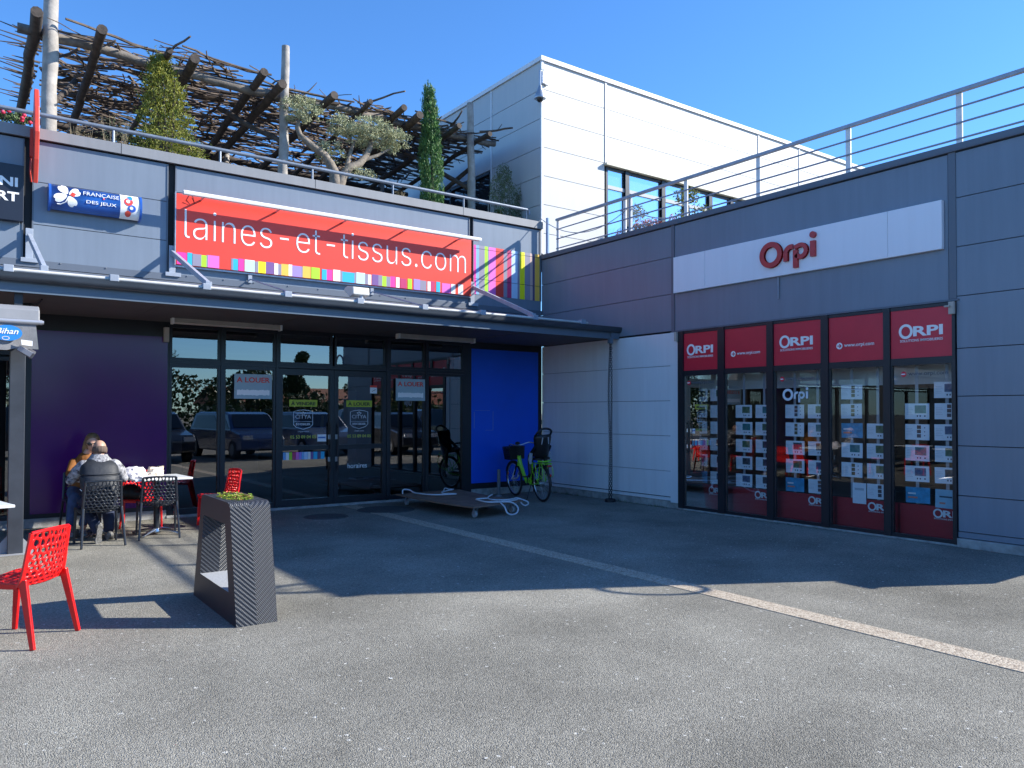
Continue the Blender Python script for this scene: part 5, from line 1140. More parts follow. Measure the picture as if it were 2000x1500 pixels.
# shoes: left foot tucked back, sole towards the camera; right foot flat
mb=M(); mb.bar((-8.345,-1.90,.02),(-8.335,-1.965,.24),.06,.03,up=(0,-1,.3),w2=(.05,.03)); mb.ell((-8.345,-1.885,.045),.046,.06,.045); mb.ell((-8.337,-1.93,.21),.04,.05,.05); mb.bar((-8.18,-1.68,.035),(-8.17,-1.44,.03),.085,.07); mb.ell((-8.17,-1.43,.035),.045,.06,.035); mb.ell((-8.18,-1.66,.06),.042,.05,.055)
blob('shoes',mb,mat('shoe_white_black',(.30,.30,.30),.6,col2=(.02,.02,.02),vs=9),man,.009,2)
mb=M(); P=[(-.022,-.115),(.026,-.11),(.033,-.05),(.024,.02),(.034,.07),(.030,.115),(0,.135),(-.030,.115),(-.036,.06),(-.026,0),(-.030,-.05)]
sx_,sy_=Vector((1,0,0)),(Vector((-8.335,-1.965,.24))-Vector((-8.345,-1.90,.015))).normalized(); nn=Vector((0,-1,-.29)).normalized(); cc=Vector((-8.34,-1.9325,.128))+nn*.024
mb.prism([(a,-b) for a,b in P],lambda u,v,d: tuple(cc+sx_*u+sy_*v+nn*d),0,.012); mb.build('shoe_sole',mat('sole_grey_tread',(.42,.40,.36),.8,col2=(.16,.15,.13),vs=55),man)
mb=M()
for a_ in range(-70,71,20): mb.ell(Pm(.066*math.sin(R(a_)),-.012-.082*math.cos(R(a_)),-.005-.01*math.cos(R(a_))),.026,.022,.045,10,8)
blob('hair',mb,mat('hair_cropped_grey',(.13,.09,.07),.9),man,.007,3)
# --- woman facing the camera
mb=M(); pel=(-8.38,-.66,.54)
mb.tube([pel,(-8.38,-.68,.68),(-8.365,-.74,.84),(-8.355,-.78,.955),(-8.34,-.79,1.03)],[.13,.11,.10,.075,.05],16); mb.ell(pel,.17,.14,.12); mb.tube([(-8.36,-.79,1.02),(-8.32,-.82,1.10)],[.05,.048],12)
wc=Vector((-8.285,-.84,1.185)); fw=Vector((-.10,-1,-.10)); Pw,ew=head(mb,wc,fw,s=.98)
for s,el,wr in ((-1,(-8.56,-.93,.80),(-8.43,-1.15,.80)),(1,(-8.14,-.93,.80),(-8.27,-1.15,.80))):
    limb(mb,[(-8.36+s*.125,-.775,.92),el,wr],[.042,.038,.026]); hand(mb,wr,(-s*.5,-.85,0),(0,0,1),.92,.6,-s)
for s,kn,an in ((-1,(-8.52,-1.08,.50),(-8.56,-1.10,.10)),(1,(-8.29,-1.08,.50),(-8.42,-1.12,.10))): limb(mb,[(-8.38+s*.09,-.68,.53),kn,an],[.085,.056,.038])
wom=blob('person',mb,SKIN,None,.008,3); tag(wom,'woman with shoulder length brown hair, sunglasses and a mustard top facing the camera','person')
mb=M(); limb(mb,[(-8.36,-.66,.60),(-8.36,-.73,.84),(-8.355,-.775,.955)],[.155,.14,.12],18)
for s,el,wr in ((-1,(-8.56,-.93,.80),(-8.45,-1.12,.80)),(1,(-8.14,-.93,.80),(-8.25,-1.12,.80))): limb(mb,[(-8.36+s*.135,-.775,.93),el,wr],[.06,.048,.034])
blob('top',mb,mat('mustard_knit',(.22,.08,.014),.85,var=.2,vs=20),wom,.010,3)
mb=M(); mb.ell((-8.38,-.66,.53),.18,.15,.11)
for s,kn,an in ((-1,(-8.52,-1.08,.50),(-8.56,-1.10,.16)),(1,(-8.29,-1.08,.50),(-8.42,-1.12,.16))): limb(mb,[(-8.38+s*.09,-.68,.53),kn,an],[.098,.072,.052])
blob('trousers',mb,mat('jeans_blue',(.05,.09,.19),.8,var=.3,vs=15),wom,.010,3)
mb=M()
for x,y in ((-8.56,-1.15),(-8.42,-1.17)): mb.bar((x,y+.08,.035),(x,y-.13,.03),.08,.06); mb.ell((x,y-.13,.033),.042,.05,.032); mb.ell((x,y+.06,.055),.04,.045,.05)
blob('shoes',mb,mat('shoe_pale',(.55,.52,.50),.6,col2=(.05,.05,.06),vs=12),wom,.009,2)
HR=mat('hair_brown',(.10,.050,.022),.55,col2=(.26,.15,.06),vs=16)
mb=M(); mb.ell(Pw(0,-.03,.055),.088,.098,.085,18,12,rot=ew)
q=random.Random(4)
for k in range(46):
    a=R(-115+q.uniform(0,1)*50) if k%2 else R(65+q.uniform(0,1)*50)
    a=(q.uniform(.25,2.9))*(1 if k%2 else -1)+math.pi*0; 
    x0=.082*math.sin(a) if 1 else 0; y0=-.02-.07*math.cos(a*0.9+math.pi) if 0 else -.085*math.cos(a)*(-1 if 0 else 1)
    y0=-.03+(-.08*abs(math.cos(a)) if abs(a)>1.57 else .04*math.cos(a))
    mb.tube([Pw(x0*.8,y0,.07),Pw(x0*1.12,y0,.0),Pw(x0*1.25+q.uniform(-.01,.01),y0-.01,-.08),Pw(x0*1.35+q.uniform(-.015,.015),y0+q.uniform(-.02,.01),-.15-q.uniform(0,.04))],[.022,.02,.019,.008],7)
blob('hair',mb,HR,wom,.008,1)
mb=M()
for k in(-1,1): mb.ell(Pw(k*.034,.092,.002),.030,.010,.021,14,8,rot=ew); mb.tube([Pw(k*.060,.085,.006),Pw(k*.082,.0,.004)],.0035,5)
mb.tube([Pw(-.01,.10,.006),Pw(.01,.10,.006)],.004,5); mb.build('sunglasses',mat('lens_black',(.01,.01,.012),.12),wom,smooth=True)
# ================================================================ POST, AWNING, SPOTS
t=thing('awning_post','dark square steel post with triangular foot plates at the left edge','post',(-9.21,-2.14,0)); mb=M(); mb.box(-9.285,-9.135,-2.2,-2.06,.01,2.62); mb.build('shaft',mat('post_steel',(.040,.046,.058),.45,var=.25,vs=4),t,bevel=.006)
mb=M(); mb.prism([(-9.285,.012),(-9.45,.012),(-9.285,.21)],lambda u,v,d:(u,d,v),-2.14,-2.12); mb.prism([(-9.135,.012),(-9.135,.17),(-9.0,.012)],lambda u,v,d:(u,d,v),-2.14,-2.12); mb.box(-9.46,-8.98,-2.24,-2.02,.0,.012); mb.build('foot_plate',mat('foot_grey',(.30,.31,.33),.5,var=.15,vs=6),t)
mb=M(); mb.box(-9.25,-9.17,-2.17,-2.09,2.62,2.96); mb.build('post_head',mat('post_steel',(.040,.046,.058)),t)
t=thing('awning','grey awning cassette with hanging fabric valance at the left edge','awning',(-10.5,-2.4,2.5))
AF=mat('awning_fabric_grey',(.24,.24,.25),.85,var=.15,vs=12,bump=.3,bs=80)
mb=M(); mb.prism([(-2.62,2.60),(-2.60,2.72),(-2.50,2.77),(-2.28,2.79),(-2.28,2.60),(-2.40,2.57)],lambda u,v,d:(d,u,v),-15,-9.035); mb.build('cassette',mat('cassette_grey',(.26,.265,.28),.5,var=.1,vs=4),t,bevel=.01)
mb=M(); mb.cyl((-15,-2.60,2.585),(-9.01,-2.60,2.585),.028,12); mb.cyl((-9.035,-2.60,2.585),(-8.995,-2.60,2.585),.02,10); mb.build('front_bar',mat('bar_alu',(.5,.5,.52),.35,metal=.5),t,smooth=True)
mb=M(); nx=90; V=[];F=[]
for i in range(nx+1):
    x=-9.07-5.9*i/nx; 
    for j in range(4): z=2.57-(.30 if i>0 else .30)*j/3*(1 if i>3 else .93); V.append((x+.03*(j/3)*(i<2),-2.60+.012*math.sin(i*.8)*(j/3)+.02*(j/3),z))
for i in range(nx):
    for j in range(3): a=i*4+j; F.append((a,a+1,a+5,a+4))
mb.add(V,F); mb.build('valance',AF,t,smooth=True)
mb=M(); mb.prism(arc(-9.33,2.452,.135,0,352,30,.085),fA(-2.618),0,.004); ov=mb.build('oval_logo',mat('logo_blue',(.02,.22,.62),.5),t)
textmesh('Bihan','lettering',SIGNW,'A',-9.435,2.44,.205,.062,off=.01,at=-2.623,parent=t,shear=.3)
mb=M(); stroke(mb,arc(-9.345,2.395,.032,0,360,18,.018)[:-1],.006,fA(-2.623),0,.002,close=True); mb.build('small_emblem',mat('emblem_pale',(.75,.7,.75),.5),t)
mb=M(); mb.prism([(-9.20,2.33),(-9.10,2.32),(-9.10,2.375),(-9.205,2.385)],fA(-2.625),0,.003); mb.build('label_patch',SIGNW,t)
t=thing('heater_lamp','dark boxy outdoor lamp tilted under the awning beside the post','lamp',(-9.2,-2.4,2.3)); mb=M(); mb.obox((-9.15,-2.52,2.27),.17,.10,.075,(R(20),R(32),0)); mb.build('body',mat('lamp_dark_grey',(.10,.10,.12),.4),t,bevel=.01); mb=M(); mb.obox((-9.165,-2.575,2.265),.14,.01,.055,(R(20),R(32),0)); mb.build('front_glass',mat('lamp_glass_grey',(.35,.36,.4),.15),t); mb=M(); mb.bar((-9.19,-2.45,2.30),(-9.2,-2.2,2.36),.02,.02); mb.build('bracket',BLACKP,t)
mb=M(); mb.box(-9.15,-9.02,-1.15,-1.05,2.93,2.965); mb.tube([(-9.05,-1.1,2.95),(-8.97,-1.4,2.93),(-8.95,-1.7,2.955)],.008,5); tag(mb.build('soffit_sensor',BLACKP),'small black sensor with a curved wire under the canopy above the awning','sensor')
# floodlight on the canopy edge
t=thing('floodlight','pale boxy floodlight on the canopy gutter below the red sign','floodlight',(-4.98,-2.1,3.2)); mb=M(); mb.cyl((-4.98,-2.08,3.2),(-4.98,-2.08,3.34),.03,10); mb.box(-5.02,-4.94,-2.12,-2.03,3.20,3.26); mb.build('stem',STEELP,t)
mb=M(); mb.prism([(-.16,-.06),(-.15,.05),(.06,.085),(.17,.06),(.17,.03),(-.02,-.085)],lambda u,v,d: (-5.0+d,-1.97+u,3.38+v),-.13,.13); mb.build('housing',mat('floodlight_grey',(.62,.60,.56),.45,var=.06,vs=8),t,bevel=.01)
mb=M(); mb.add([(-5.10,-2.125,3.322),(-4.90,-2.125,3.322),(-4.90,-2.00,3.298),(-5.10,-2.00,3.298)],[(3,2,1,0)]); mb.build('lens',mat('lens_glass',(.5,.5,.5),.15,spec=.8),t)
# ================================================================ RAIN CHAIN, BOLLARD
t=thing('rain_chain','long dark double rain chain hanging from the canopy outlet to the ground','chain',(-.20,-2.27,0)); mb=M(); mb.box(-.235,-.165,-2.31,-2.235,2.86,2.96); mb.build('outlet',FASC,t)
mb=M(); n=0
for s,x in ((0,-.222),(1,-.175)):
    z=2.88; k=0
    while z>.03:
        L=.055; a=k*R(90)+R(20)+s*R(40)+z*.5; cx=x+.018*math.sin(z*2.6+s*3.1)*(z/3); cy=-2.272+.008*math.cos(z*3+s)
        mb.tube([(cx+.017*math.cos(b)*math.cos(a),cy+.017*math.cos(b)*math.sin(a),z-L/2+L*.5*math.sin(b)) for b in [R(36*j) for j in range(10)]],.0058,5,close=True)
        z-=L*.74; k+=1
mb.build('links',mat('chain_iron',(.02,.022,.03),.5,metal=.3),t,smooth=True)
mb=M(); mb.lathe([(.10,0),(.10,.05),(.09,.055),(.07,.012),(0,.010)],(-.2,-2.27,0),16); mb.build('ground_drain',FRAME,t)
t=thing('bollard','short slim grey metal bollard next to the green bicycle','bollard',(-1.20,.0,0)); x,y=-1.30,-.33; t.location=(x,y,0); mb=M(); mb.cyl((x,y,0),(x,y,.50),.033,14); mb.ell((x,y,.50),.033,.033,.018,14,6); mb.build('shaft',mat('bollard_grey',(.16,.17,.19),.5,var=.2,vs=9),t,smooth=True); mb=M(); mb.lathe([(.06,0),(.06,.012),(.035,.015)],(x,y,0),14); mb.build('collar',STEELP,t)
# ================================================================ DOLLY
t=thing('board_dolly','low plywood board on castors with white ropes lying in front of the doors','dolly',(-2.93,-1.7,0))
cor=[(-3.60,-.52),(-3.50,-2.83),(-2.42,-2.62),(-2.33,-.52)]
mb=M(); n0=8
V=[]
for z in(.175,.197):
    for j in range(9):
        for i in range(5):
            u,v=i/4,j/8; a=Vector(cor[0]).lerp(Vector(cor[1]),v); b=Vector(cor[3]).lerp(Vector(cor[2]),v); p_=a.lerp(b,u); V.append((p_.x,p_.y,z+.018*math.sin(v*3.1)*(-1)+.01*u))
F=[];n=45
for j in range(8):
    for i in range(4): a=j*5+i; F+=[(a,a+1,a+6,a+5),(a+n,a+n+5,a+n+6,a+n+1)]
for j in range(8): F+=[(j*5,j*5+5,j*5+5+n,j*5+n),(j*5+4,j*5+4+n,j*5+9+n,j*5+9)]
for i in range(4): F+=[(i,i+n,i+1+n,i+1),(40+i,41+i,41+i+n,40+i+n)]
mb.add(V,F); mb.build('board',mat('plywood_weathered',(.26,.155,.11),.7,var=.35,vs=5,bump=.2,bs=30),t)
for x,y in ((-3.42,-.62),(-3.32,-2.62),(-2.52,-2.48),(-2.45,-.66)):
    mb=M(); mb.box(x-.05,x+.05,y-.05,y+.05,.150,.162); mb.bar((x-.03,y,.155),(x-.03,y+.03,.06),.008,.04); mb.bar((x+.03,y,.155),(x+.03,y+.03,.06),.008,.04); c=mb.build('castor',GALV,t)
    mb=M(); mb.tube([(x-.018,y+.03,.055),(x+.018,y+.03,.055)],.054,18); mb.build('wheel',mat('castor_wheel_grey',(.40,.42,.45),.5),c,smooth=True)
ROPE=mat('rope_white',(.62,.64,.68),.8,bump=.6,bs=90)
def smoothpts(P,k=6):
    P=[Vector(p) for p in P]; out=[]
    for i in range(len(P)-1):
        p0,p1,p2,p3=P[max(i-1,0)],P[i],P[i+1],P[min(i+2,len(P)-1)]
        for j in range(k):
            t_=j/k; out.append(.5*((2*p1)+(-p0+p2)*t_+(2*p0-5*p1+4*p2-p3)*t_*t_+(-p0+3*p1-3*p2+p3)*t_**3))
    return out+[P[-1]]
zr=.222
for k,(P,l) in enumerate((
 ([(-3.52,-.62,.20),(-3.50,-.60,.27),(-3.38,-.60,.26),(-3.35,-.72,zr),(-3.34,-.96,zr),(-3.27,-1.17,zr),(-3.13,-1.27,zr),(-2.94,-1.32,zr),(-2.86,-1.30,zr),(-2.94,-1.22,zr),(-3.0,-1.12,zr),(-2.90,-.90,zr),(-2.70,-.76,zr),(-2.50,-.62,zr),(-2.55,-.56,zr),(-2.66,-.60,.25),(-2.72,-.66,zr)],'white rope lying on the far left half of the board dolly'),
 ([(-2.43,-1.76,zr),(-2.65,-1.98,zr),(-2.82,-2.23,zr),(-2.85,-2.42,zr),(-2.69,-2.52,zr),(-2.50,-2.47,zr),(-2.42,-2.45,.228),(-2.34,-2.49,.20),(-2.275,-2.535,.17),(-2.262,-2.548,.135),(-2.30,-2.52,.105),(-2.345,-2.49,.13),(-2.385,-2.48,.19),(-2.44,-2.53,.225),(-2.55,-2.61,zr),(-2.77,-2.70,zr),(-2.93,-2.72,zr),(-2.98,-2.90,.17),(-3.0,-3.0,.09),(-2.92,-3.02,.06),(-2.80,-2.98,.08),(-2.72,-2.88,.15),(-2.76,-2.76,.21),(-2.95,-2.70,zr),(-3.10,-2.60,zr),(-3.06,-2.27,zr),(-3.01,-2.17,zr),(-2.92,-2.16,zr),(-2.80,-2.18,zr)],'white rope with loops hanging over the near edge of the board dolly'))):
    mb=M(); mb.tube(smoothpts(P),.012,7); tag(mb.build('rope',ROPE,smooth=True),l,'rope','white ropes on the board dolly')
# ================================================================ BICYCLE (local: x forward, z up)
def bike(label):
    t=thing('bicycle',label,'bicycle'); G=mat('bike_green',(.26,.70,.03),.3,var=.05,vs=5,coat=.5); K=mat('bike_black',(.012,.012,.015),.4); TY=mat('tyre_rubber',(.018,.018,.02),.8); SI=mat('bike_silver',(.60,.62,.66),.28,metal=.9); Rr=.335; WB=1.12
    for x,nm in ((0,'rear'),(WB,'front')):
        mb=M(); mb.tube([(x+Rr*math.cos(R(a)),0,Rr+Rr*.945*math.sin(R(a))*1.0) if 0 else (x+.315*math.cos(R(a)),0,Rr+.315*math.sin(R(a))) for a in range(0,360,8)],.021,8,close=True); w_=mb.build('wheel',TY,t,smooth=True,world=False)
        mb=M(); mb.tube([(x+.288*math.cos(R(a)),0,Rr+.288*math.sin(R(a))) for a in range(0,360,8)],.011,6,close=True); mb.build('rim',SI,w_,smooth=True,world=False)
        mb=M()
        for k in range(28): a=R(360/28*k); b=a+R(38)*(1 if k%2 else -1); mb.tube([(x+.02*math.cos(b),.025*(1 if k%4<2 else -1),Rr+.02*math.sin(b)),(x+.285*math.cos(a),0,Rr+.285*math.sin(a))],.0016,3)
        mb.build('spokes',SI,w_,world=False); mb=M(); mb.cyl((x,-.055,Rr),(x,.055,Rr),.028 if x==0 else .018,12); mb.build('hub',SI,w_,world=False,smooth=True)
        mb=M(); A0,A1=(5,185) if x==0 else (20,175)
        pts=[(x+.352*math.cos(R(a)),Rr+.352*math.sin(R(a))) for a in range(A0,A1+1,10)]
        V=[];F=[]
        for i,(a,b) in enumerate(pts):
            c=(a-x)/.352; s_=(b-Rr)/.352
            for yy,dr in ((-.028,-.012),(-.018,0),(.018,0),(.028,-.012)): V.append((a+c*dr,yy,b+s_*dr))
        for i in range(len(pts)-1):
            for j in range(3): q_=i*4+j; F.append((q_,q_+1,q_+5,q_+4))
        mb.add(V,F); mb.build('mudguard',K,t,smooth=True,world=False)
    bb=(.44,0,.29); seat=(.30,0,.70); hd0=(.90,0,.60); hd1=(.845,0,.79)
    mb=M(); mb.tube([hd1,(.855,0,.76),(.80,0,.62),(.68,0,.42),(.58,0,.315),(.50,0,.285),bb],[.034,.038,.038,.036,.034,.032,.030],10); mb.tube([bb,seat],[.027,.023],10); mb.tube([hd0,hd1],.026,10); mb.tube([(.56,0,.32),(.47,0,.40),(.385,0,.47)],.016,8)
    mb.build('frame',G,t,smooth=True,world=False)
    mb=M()
    for s in(-1,1): mb.tube([(.44,s*.03,.29),(.25,s*.055,.30),(0,s*.062,Rr)],.010,7); mb.tube([(.335,s*.02,.60),(.2,s*.05,.5),(0,s*.062,Rr)],.008,7)
    mb.build('rear_stay',G,t,smooth=True,world=False)
    mb=M()
    for s in(-1,1): mb.tube([(.91,s*.05,.58),(1.00,s*.052,.42)],.017,8); 
    mb.tube([(.91,-.06,.585),(.91,.06,.585)],.02,8); mb.build('fork_crown',K,t,smooth=True,world=False); mb=M()
    for s in(-1,1): mb.tube([(.945,s*.052,.53),(1.06,s*.056,.38),(WB,s*.056,Rr)],[.019,.018,.012],8)
    mb.build('fork',mat('fork_white',(.72,.74,.78),.3),t,smooth=True,world=False)
    mb=M(); mb.tube([hd1,(.83,0,.90),(.825,0,.99)],.016,8); mb.build('stem',K,t,smooth=True,world=False)
    mb=M()
    mb.tube(smoothpts([(.60,-.30,1.0),(.68,-.27,1.01),(.79,-.20,1.03),(.85,-.10,1.0),(.86,0,.985),(.85,.10,1.0),(.79,.20,1.03),(.68,.27,1.01),(.60,.30,1.0)],4),.011,7); mb.build('handlebar',SI,t,smooth=True,world=False)
    for s in(-1,1): mb=M(); mb.tube([(.56,s*.312,.995),(.68,s*.272,1.01)],.018,8); mb.tube([(.70,s*.26,1.0),(.73,s*.30,.975),(.62,s*.36,.965)],.006,5); mb.build('grip',K,t,smooth=True,world=False)
    mb=M(); mb.ell((.84,.02,1.03),.035,.05,.03,10,7); mb.build('display',K,t,smooth=True,world=False)
    mb=M(); bw=.17
    for z in (.72,.76,.80,.84,.88,.92,.955): 
        g=.85+.15*(z-.72)/.235; mb.tube([(.93,-bw*g,z),(1.20,-bw*g,z),(1.22,-bw*g+.02,z),(1.22,bw*g-.02,z),(1.20,bw*g,z),(.93,bw*g,z)],.006,4,close=True)
    for k in range(14):
        yy=-bw+.026*k; mb.tube([(1.185,yy*.85,.72),(1.222,yy,.955)],.004,3); mb.tube([(.935,yy*.85,.72),(.93,yy,.955)],.004,3)
    for k in range(9):
        for s in(-1,1): xx=.945+.03*k; mb.tube([(xx,s*bw*.85,.72),(xx,s*bw,.955)],.004,3)
    mb.box(.93,1.20,-bw*.85,bw*.85,.715,.722); mb.box(.935,.94,-bw*.9,bw*.9,.72,.95); mb.box(1.19,1.195,-bw*.87,bw*.87,.72,.95); mb.build('basket',K,t,world=False)
    mb=M(); mb.tube([(.335,0,.62),(.285,0,.80)],.014,8); mb.ell((.27,0,.835),.13,.075,.035,14,8); mb.ell((.18,0,.845),.07,.095,.04,12,8); mb.build('saddle',K,t,smooth=True,world=False)
    mb=M()
    for s in(-1,1):
        mb.tube([(.22,s*.06,.70),(-.28,s*.075,.705),(-.32,s*.05,.705)],.008,6); mb.tube([(0,s*.075,Rr+.02),(-.14,s*.085,.70)],.007,6); mb.tube([(0,s*.075,Rr+.02),(.05,s*.085,.70)],.007,6)
        mb.tube(smoothpts([(-.20,s*.085,.70),(-.26,s*.10,.60),(-.24,s*.11,.47),(-.14,s*.11,.44),(0,s*.09,.38)],3),.007,6)
    mb.tube([(-.32,-.05,.705),(-.32,.05,.705)],.008,6); mb.build('carrier',G,t,smooth=True,world=False)
    mb=M(); mb.ell((-.335,0,.665),.022,.05,.022,10,7); mb.ell((-.36,0,.50),.014,.02,.025,8,6); mb.build('rear_light',mat('light_red',(.45,.02,.015),.25),t,smooth=True,world=False)
    for x in (WB,): mb=M(); mb.ell((x+.2,.03,.42),.02,.008,.03,8,6); mb.build('reflector',mat('reflector_orange',(.75,.22,.02),.3),t,world=False)
    mb=M(); mb.cyl((.44,-.075,.29),(.44,.075,.29),.022,10); mb.tube([(.44,-.075,.29),(.50,-.085,.14)],.010,6); mb.tube([(.44,.075,.29),(.38,.085,.44)],.010,6); mb.obox((.50,-.13,.135),.08,.08,.02,(0,0,0)); mb.obox((.38,.13,.44),.08,.08,.02,(0,0,0)); mb.lathe([(.085,-.066),(.085,-.06),(0,-.06)],(.44,0,.29),20,axis='y'); mb.build('crankset',mat('crank_dark',(.05,.05,.055),.4,metal=.5),t,smooth=True,world=False)
    mb=M(); mb.box(.0,.46,-.062,-.050,.25,.345) ; mb.build('chain_guard',K,t,world=False,bevel=.02)
    mb=M(); mb.tube([(.36,.03,.28),(.33,.16,.015)],.009,6); mb.build('kickstand',K,t,world=False)
    # child seat: shell with back facing rearwards, handle hole, side wings and foot rests
    mb=M(); prof=[(-.10,.78,.10),(-.16,.86,.13),(-.19,.96,.135),(-.215,1.06,.15),(-.235,1.16,.165),(-.245,1.22,.15)]
    V=[];F=[]; n=8
    for x,z,w_ in prof:
        for i in range(n+1): u=i/n*2-1; V.append((x+.11*u*u,u*w_,z))
    for j in range(len(prof)-1):
        for i in range(n): a=j*(n+1)+i; F.append((a,a+1,a+n+2,a+n+1))
    mb.add(V,F)
    o=mb.build('child_seat_back',K,t,smooth=True,world=False); s_=o.modifiers.new('t','SOLIDIFY'); s_.thickness=.022
    mb=M(); mb.tube(smoothpts([(-.15,-.15,1.20),(-.235,-.135,1.27),(-.25,-.07,1.315),(-.255,0,1.325),(-.25,.07,1.315),(-.235,.135,1.27),(-.15,.15,1.20)],4),.020,8); mb.build('seat_handle',K,o,smooth=True,world=False)
    mb=M(); mb.box(-.12,.13,-.135,.135,.765,.80); 
    for s in(-1,1): mb.tube([(-.12,s*.15,1.0),(0,s*.16,.90),(.12,s*.15,.83),(.10,s*.17,.70),(.08,s*.18,.52),(.13,s*.18,.47)],[.03,.035,.035,.035,.03,.03],8)
    mb.build('child_seat_base',K,t,smooth=True,world=False)
    mb=M(); 
    for s in(-1,1): mb.tube([(-.02,s*.185,.90),(.02,s*.19,.78),(.03,s*.185,.70)],[.03,.04,.02],8); mb.tube([(-.255,s*.055,1.17),(-.225,s*.07,1.05)],[.012,.008],6)
    mb.build('grey_padding',mat('seat_pad_grey',(.38,.42,.48),.6),t,smooth=True,world=False)
    mb=M(); mb.tube([(-.16,-.13,.755),(-.24,-.08,.745),(-.24,.08,.745),(-.16,.13,.755)],.012,7); mb.build('green_clip',G,t,smooth=True,world=False)
    return t
bk=bike('green city bicycle with black front basket and black child seat, leaning by the blue panel')
bk.location=(-1.19,-1.56,0); bk.rotation_euler=(R(-4),0,math.atan2(1.14,.2))
# ================================================================ UNSEEN SHADOW CASTERS ADDED AT THE AGENCY CORNER, FORMS GUESSED FROM THEIR SHADOWS
t=thing('shadow_hoop','unseen round hoop added at the far agency corner to cast a ring shadow','sign',(.1,-10.2,3.1)); mb=M(); 
mb.tube([(-.10,-9.91+.28*math.cos(R(a)),3.1+.28*math.sin(R(a))) for a in range(0,360,12)],.03,6,close=True); mb.bar((-.10,-9.60,3.1),(.0,-9.60,3.1),.04,.04); mb.build('hoop',STEELP,t)
t=thing('shadow_box','unseen grey cabinet added at the agency end wall to cast a shadow bump','cabinet',(.6,-10.1,1.2)); mb=M(); mb.box(.0,1.0,-10.22,-9.885,1.25,2.0); mb.build('box',GREYD,t,bevel=.02); mb=M(); mb.box(-.04,1.04,-10.25,-9.885,2.0,2.03); mb.build('lid',GREYD,t)
# ================================================================ WHAT THE GLASS REFLECTS: PARKED CARS, TREES, HOUSES BEHIND THE CAMERA
def car(loc,rz,c,label,van=0):
    t=thing('parked_car',label,'car',(0,0,0),0,'cars parked across the forecourt'); PT=mat('car_paint_%d'%int(c[0]*1000+c[2]*77),c,.25,coat=1)
    L=4.3; zt=1.62+.15*van
    prof=[(-2.15,.35),(-2.18,.75),(-2.05,.98),(-1.95,1.02),(-1.75-.15*van,zt-.06),(-1.4,zt),(.2,zt),(.55,zt-.08),(1.15,1.02),(1.95,.88),(2.15,.70),(2.18,.35),(1.75,.28),(-1.75,.28)]
    mb=M(); V=[]
    for s,ins in ((-1,0),(1,0)):
        for x,z in prof: V.append((x,s*(.88-.16*max(0,(z-.95)/.65)),z))
    n=len(prof); mb.add(V,[tuple(range(n)),tuple(range(2*n-1,n-1,-1))]+[(i,i+n,(i+1)%n+n,(i+1)%n) for i in range(n)]); mb.build('body',PT,t,world=False,bevel=.05)
    G_=mat('car_glass',(.01,.012,.016),.05,spec=.8)
    for s in(-1,1):
        mb=M(); P=[(-1.62,1.06),(-1.48,zt-.12),(.15,zt-.12),(.95,1.04)]; V=[(x,s*(.892-.16*max(0,(z-.95)/.65)),z) for x,z in P]; mb.add(V,[(0,1,2,3) if s<0 else (3,2,1,0)]); mb.build('side_window',G_,t,world=False)
    for P in ([(1.08,1.07),(.60,zt-.10)],[(-2.0,1.06),(-1.80-.12*van,zt-.12)]):
        mb=M(); (xa_,za),(xb_,zb)=P; o_=.025*(1 if xa_>0 else -1); mb.add([(xa_+o_,-.74,za+.02),(xa_+o_,.74,za+.02),(xb_+o_,.66,zb+.02),(xb_+o_,-.66,zb+.02)],[(0,1,2,3)]); mb.build('windscreen',G_,t,world=False)
    for x in(-1.35,1.35):
        for s in(-1,1):
            mb=M(); mb.tube([(x,s*.70,.32),(x,s*.90,.32)],.32,20); w_=mb.build('wheel',mat('tyre_rubber',(.018,.018,.02)),t,world=False,smooth=True); mb=M(); mb.tube([(x,s*.89,.32),(x,s*.91,.32)],.20,14); mb.build('rim',GALV,w_,world=False)
    for x,nm,cc in ((2.13,'headlight',(.6,.6,.6)),(-2.16,'tail_light',(.4,.01,.01))):
        for s in(-1,1): mb=M(); mb.box(x-.03,x+.04,s*.5,s*.82,.68,.82); mb.build(nm,mat(nm+'_m',cc,.15),t,world=False)
    t.location=loc; t.rotation_euler=(0,0,rz); return t
for i,(x,y,rz,c,l,v) in enumerate(((-4.4,-15.2,88,(.03,.03,.035),'black estate car parked nearest, straight behind the viewer',0),(-1.5,-15.8,85,(.03,.06,.16),'dark blue car parked second from the black estate',0),(1.4,-16.4,84,(.10,.14,.22),'steel blue car parked third in the row behind',0),(4.3,-17.0,84,(.35,.36,.38),'silver car parked fourth in the row behind',1),(-8.4,-19.5,4,(.02,.02,.03),'black people carrier standing across the lane behind',1),(-15.5,-21.0,100,(.55,.56,.58),'white van like car at the far left behind the viewer',1),(7.5,-24.5,85,(.02,.03,.09),'navy car farthest right behind the viewer',0))):
    car((x,y,0),R(rz),c,l,v)
q=random.Random(31)
kinds=['round leafy tree','tall narrow tree','broad oak like tree','bushy roadside tree']
xs_=[(-48,-40,8.5,0),(-39,-47,9,2),(-31,-44,7,3),(-24,-52,9.5,2),(-16,-46,7.5,0),(-9,-50,8.6,3),(-3,-43,7.2,2),(2,-52,8.2,3),(8,-46,6.3,3),(12.5,-48,8.6,1),(19,-50,6.4,0),(26,-44,6.6,3),(34,-52,9,2),(43,-46,8.5,0),(-60,-30,9,2),(-66,-12,9,0),(-58,-48,10,2),(54,-40,10,2)]
BGL=leafmat('background_leaf',(.075,.11,.03),(.03,.05,.015),.8)
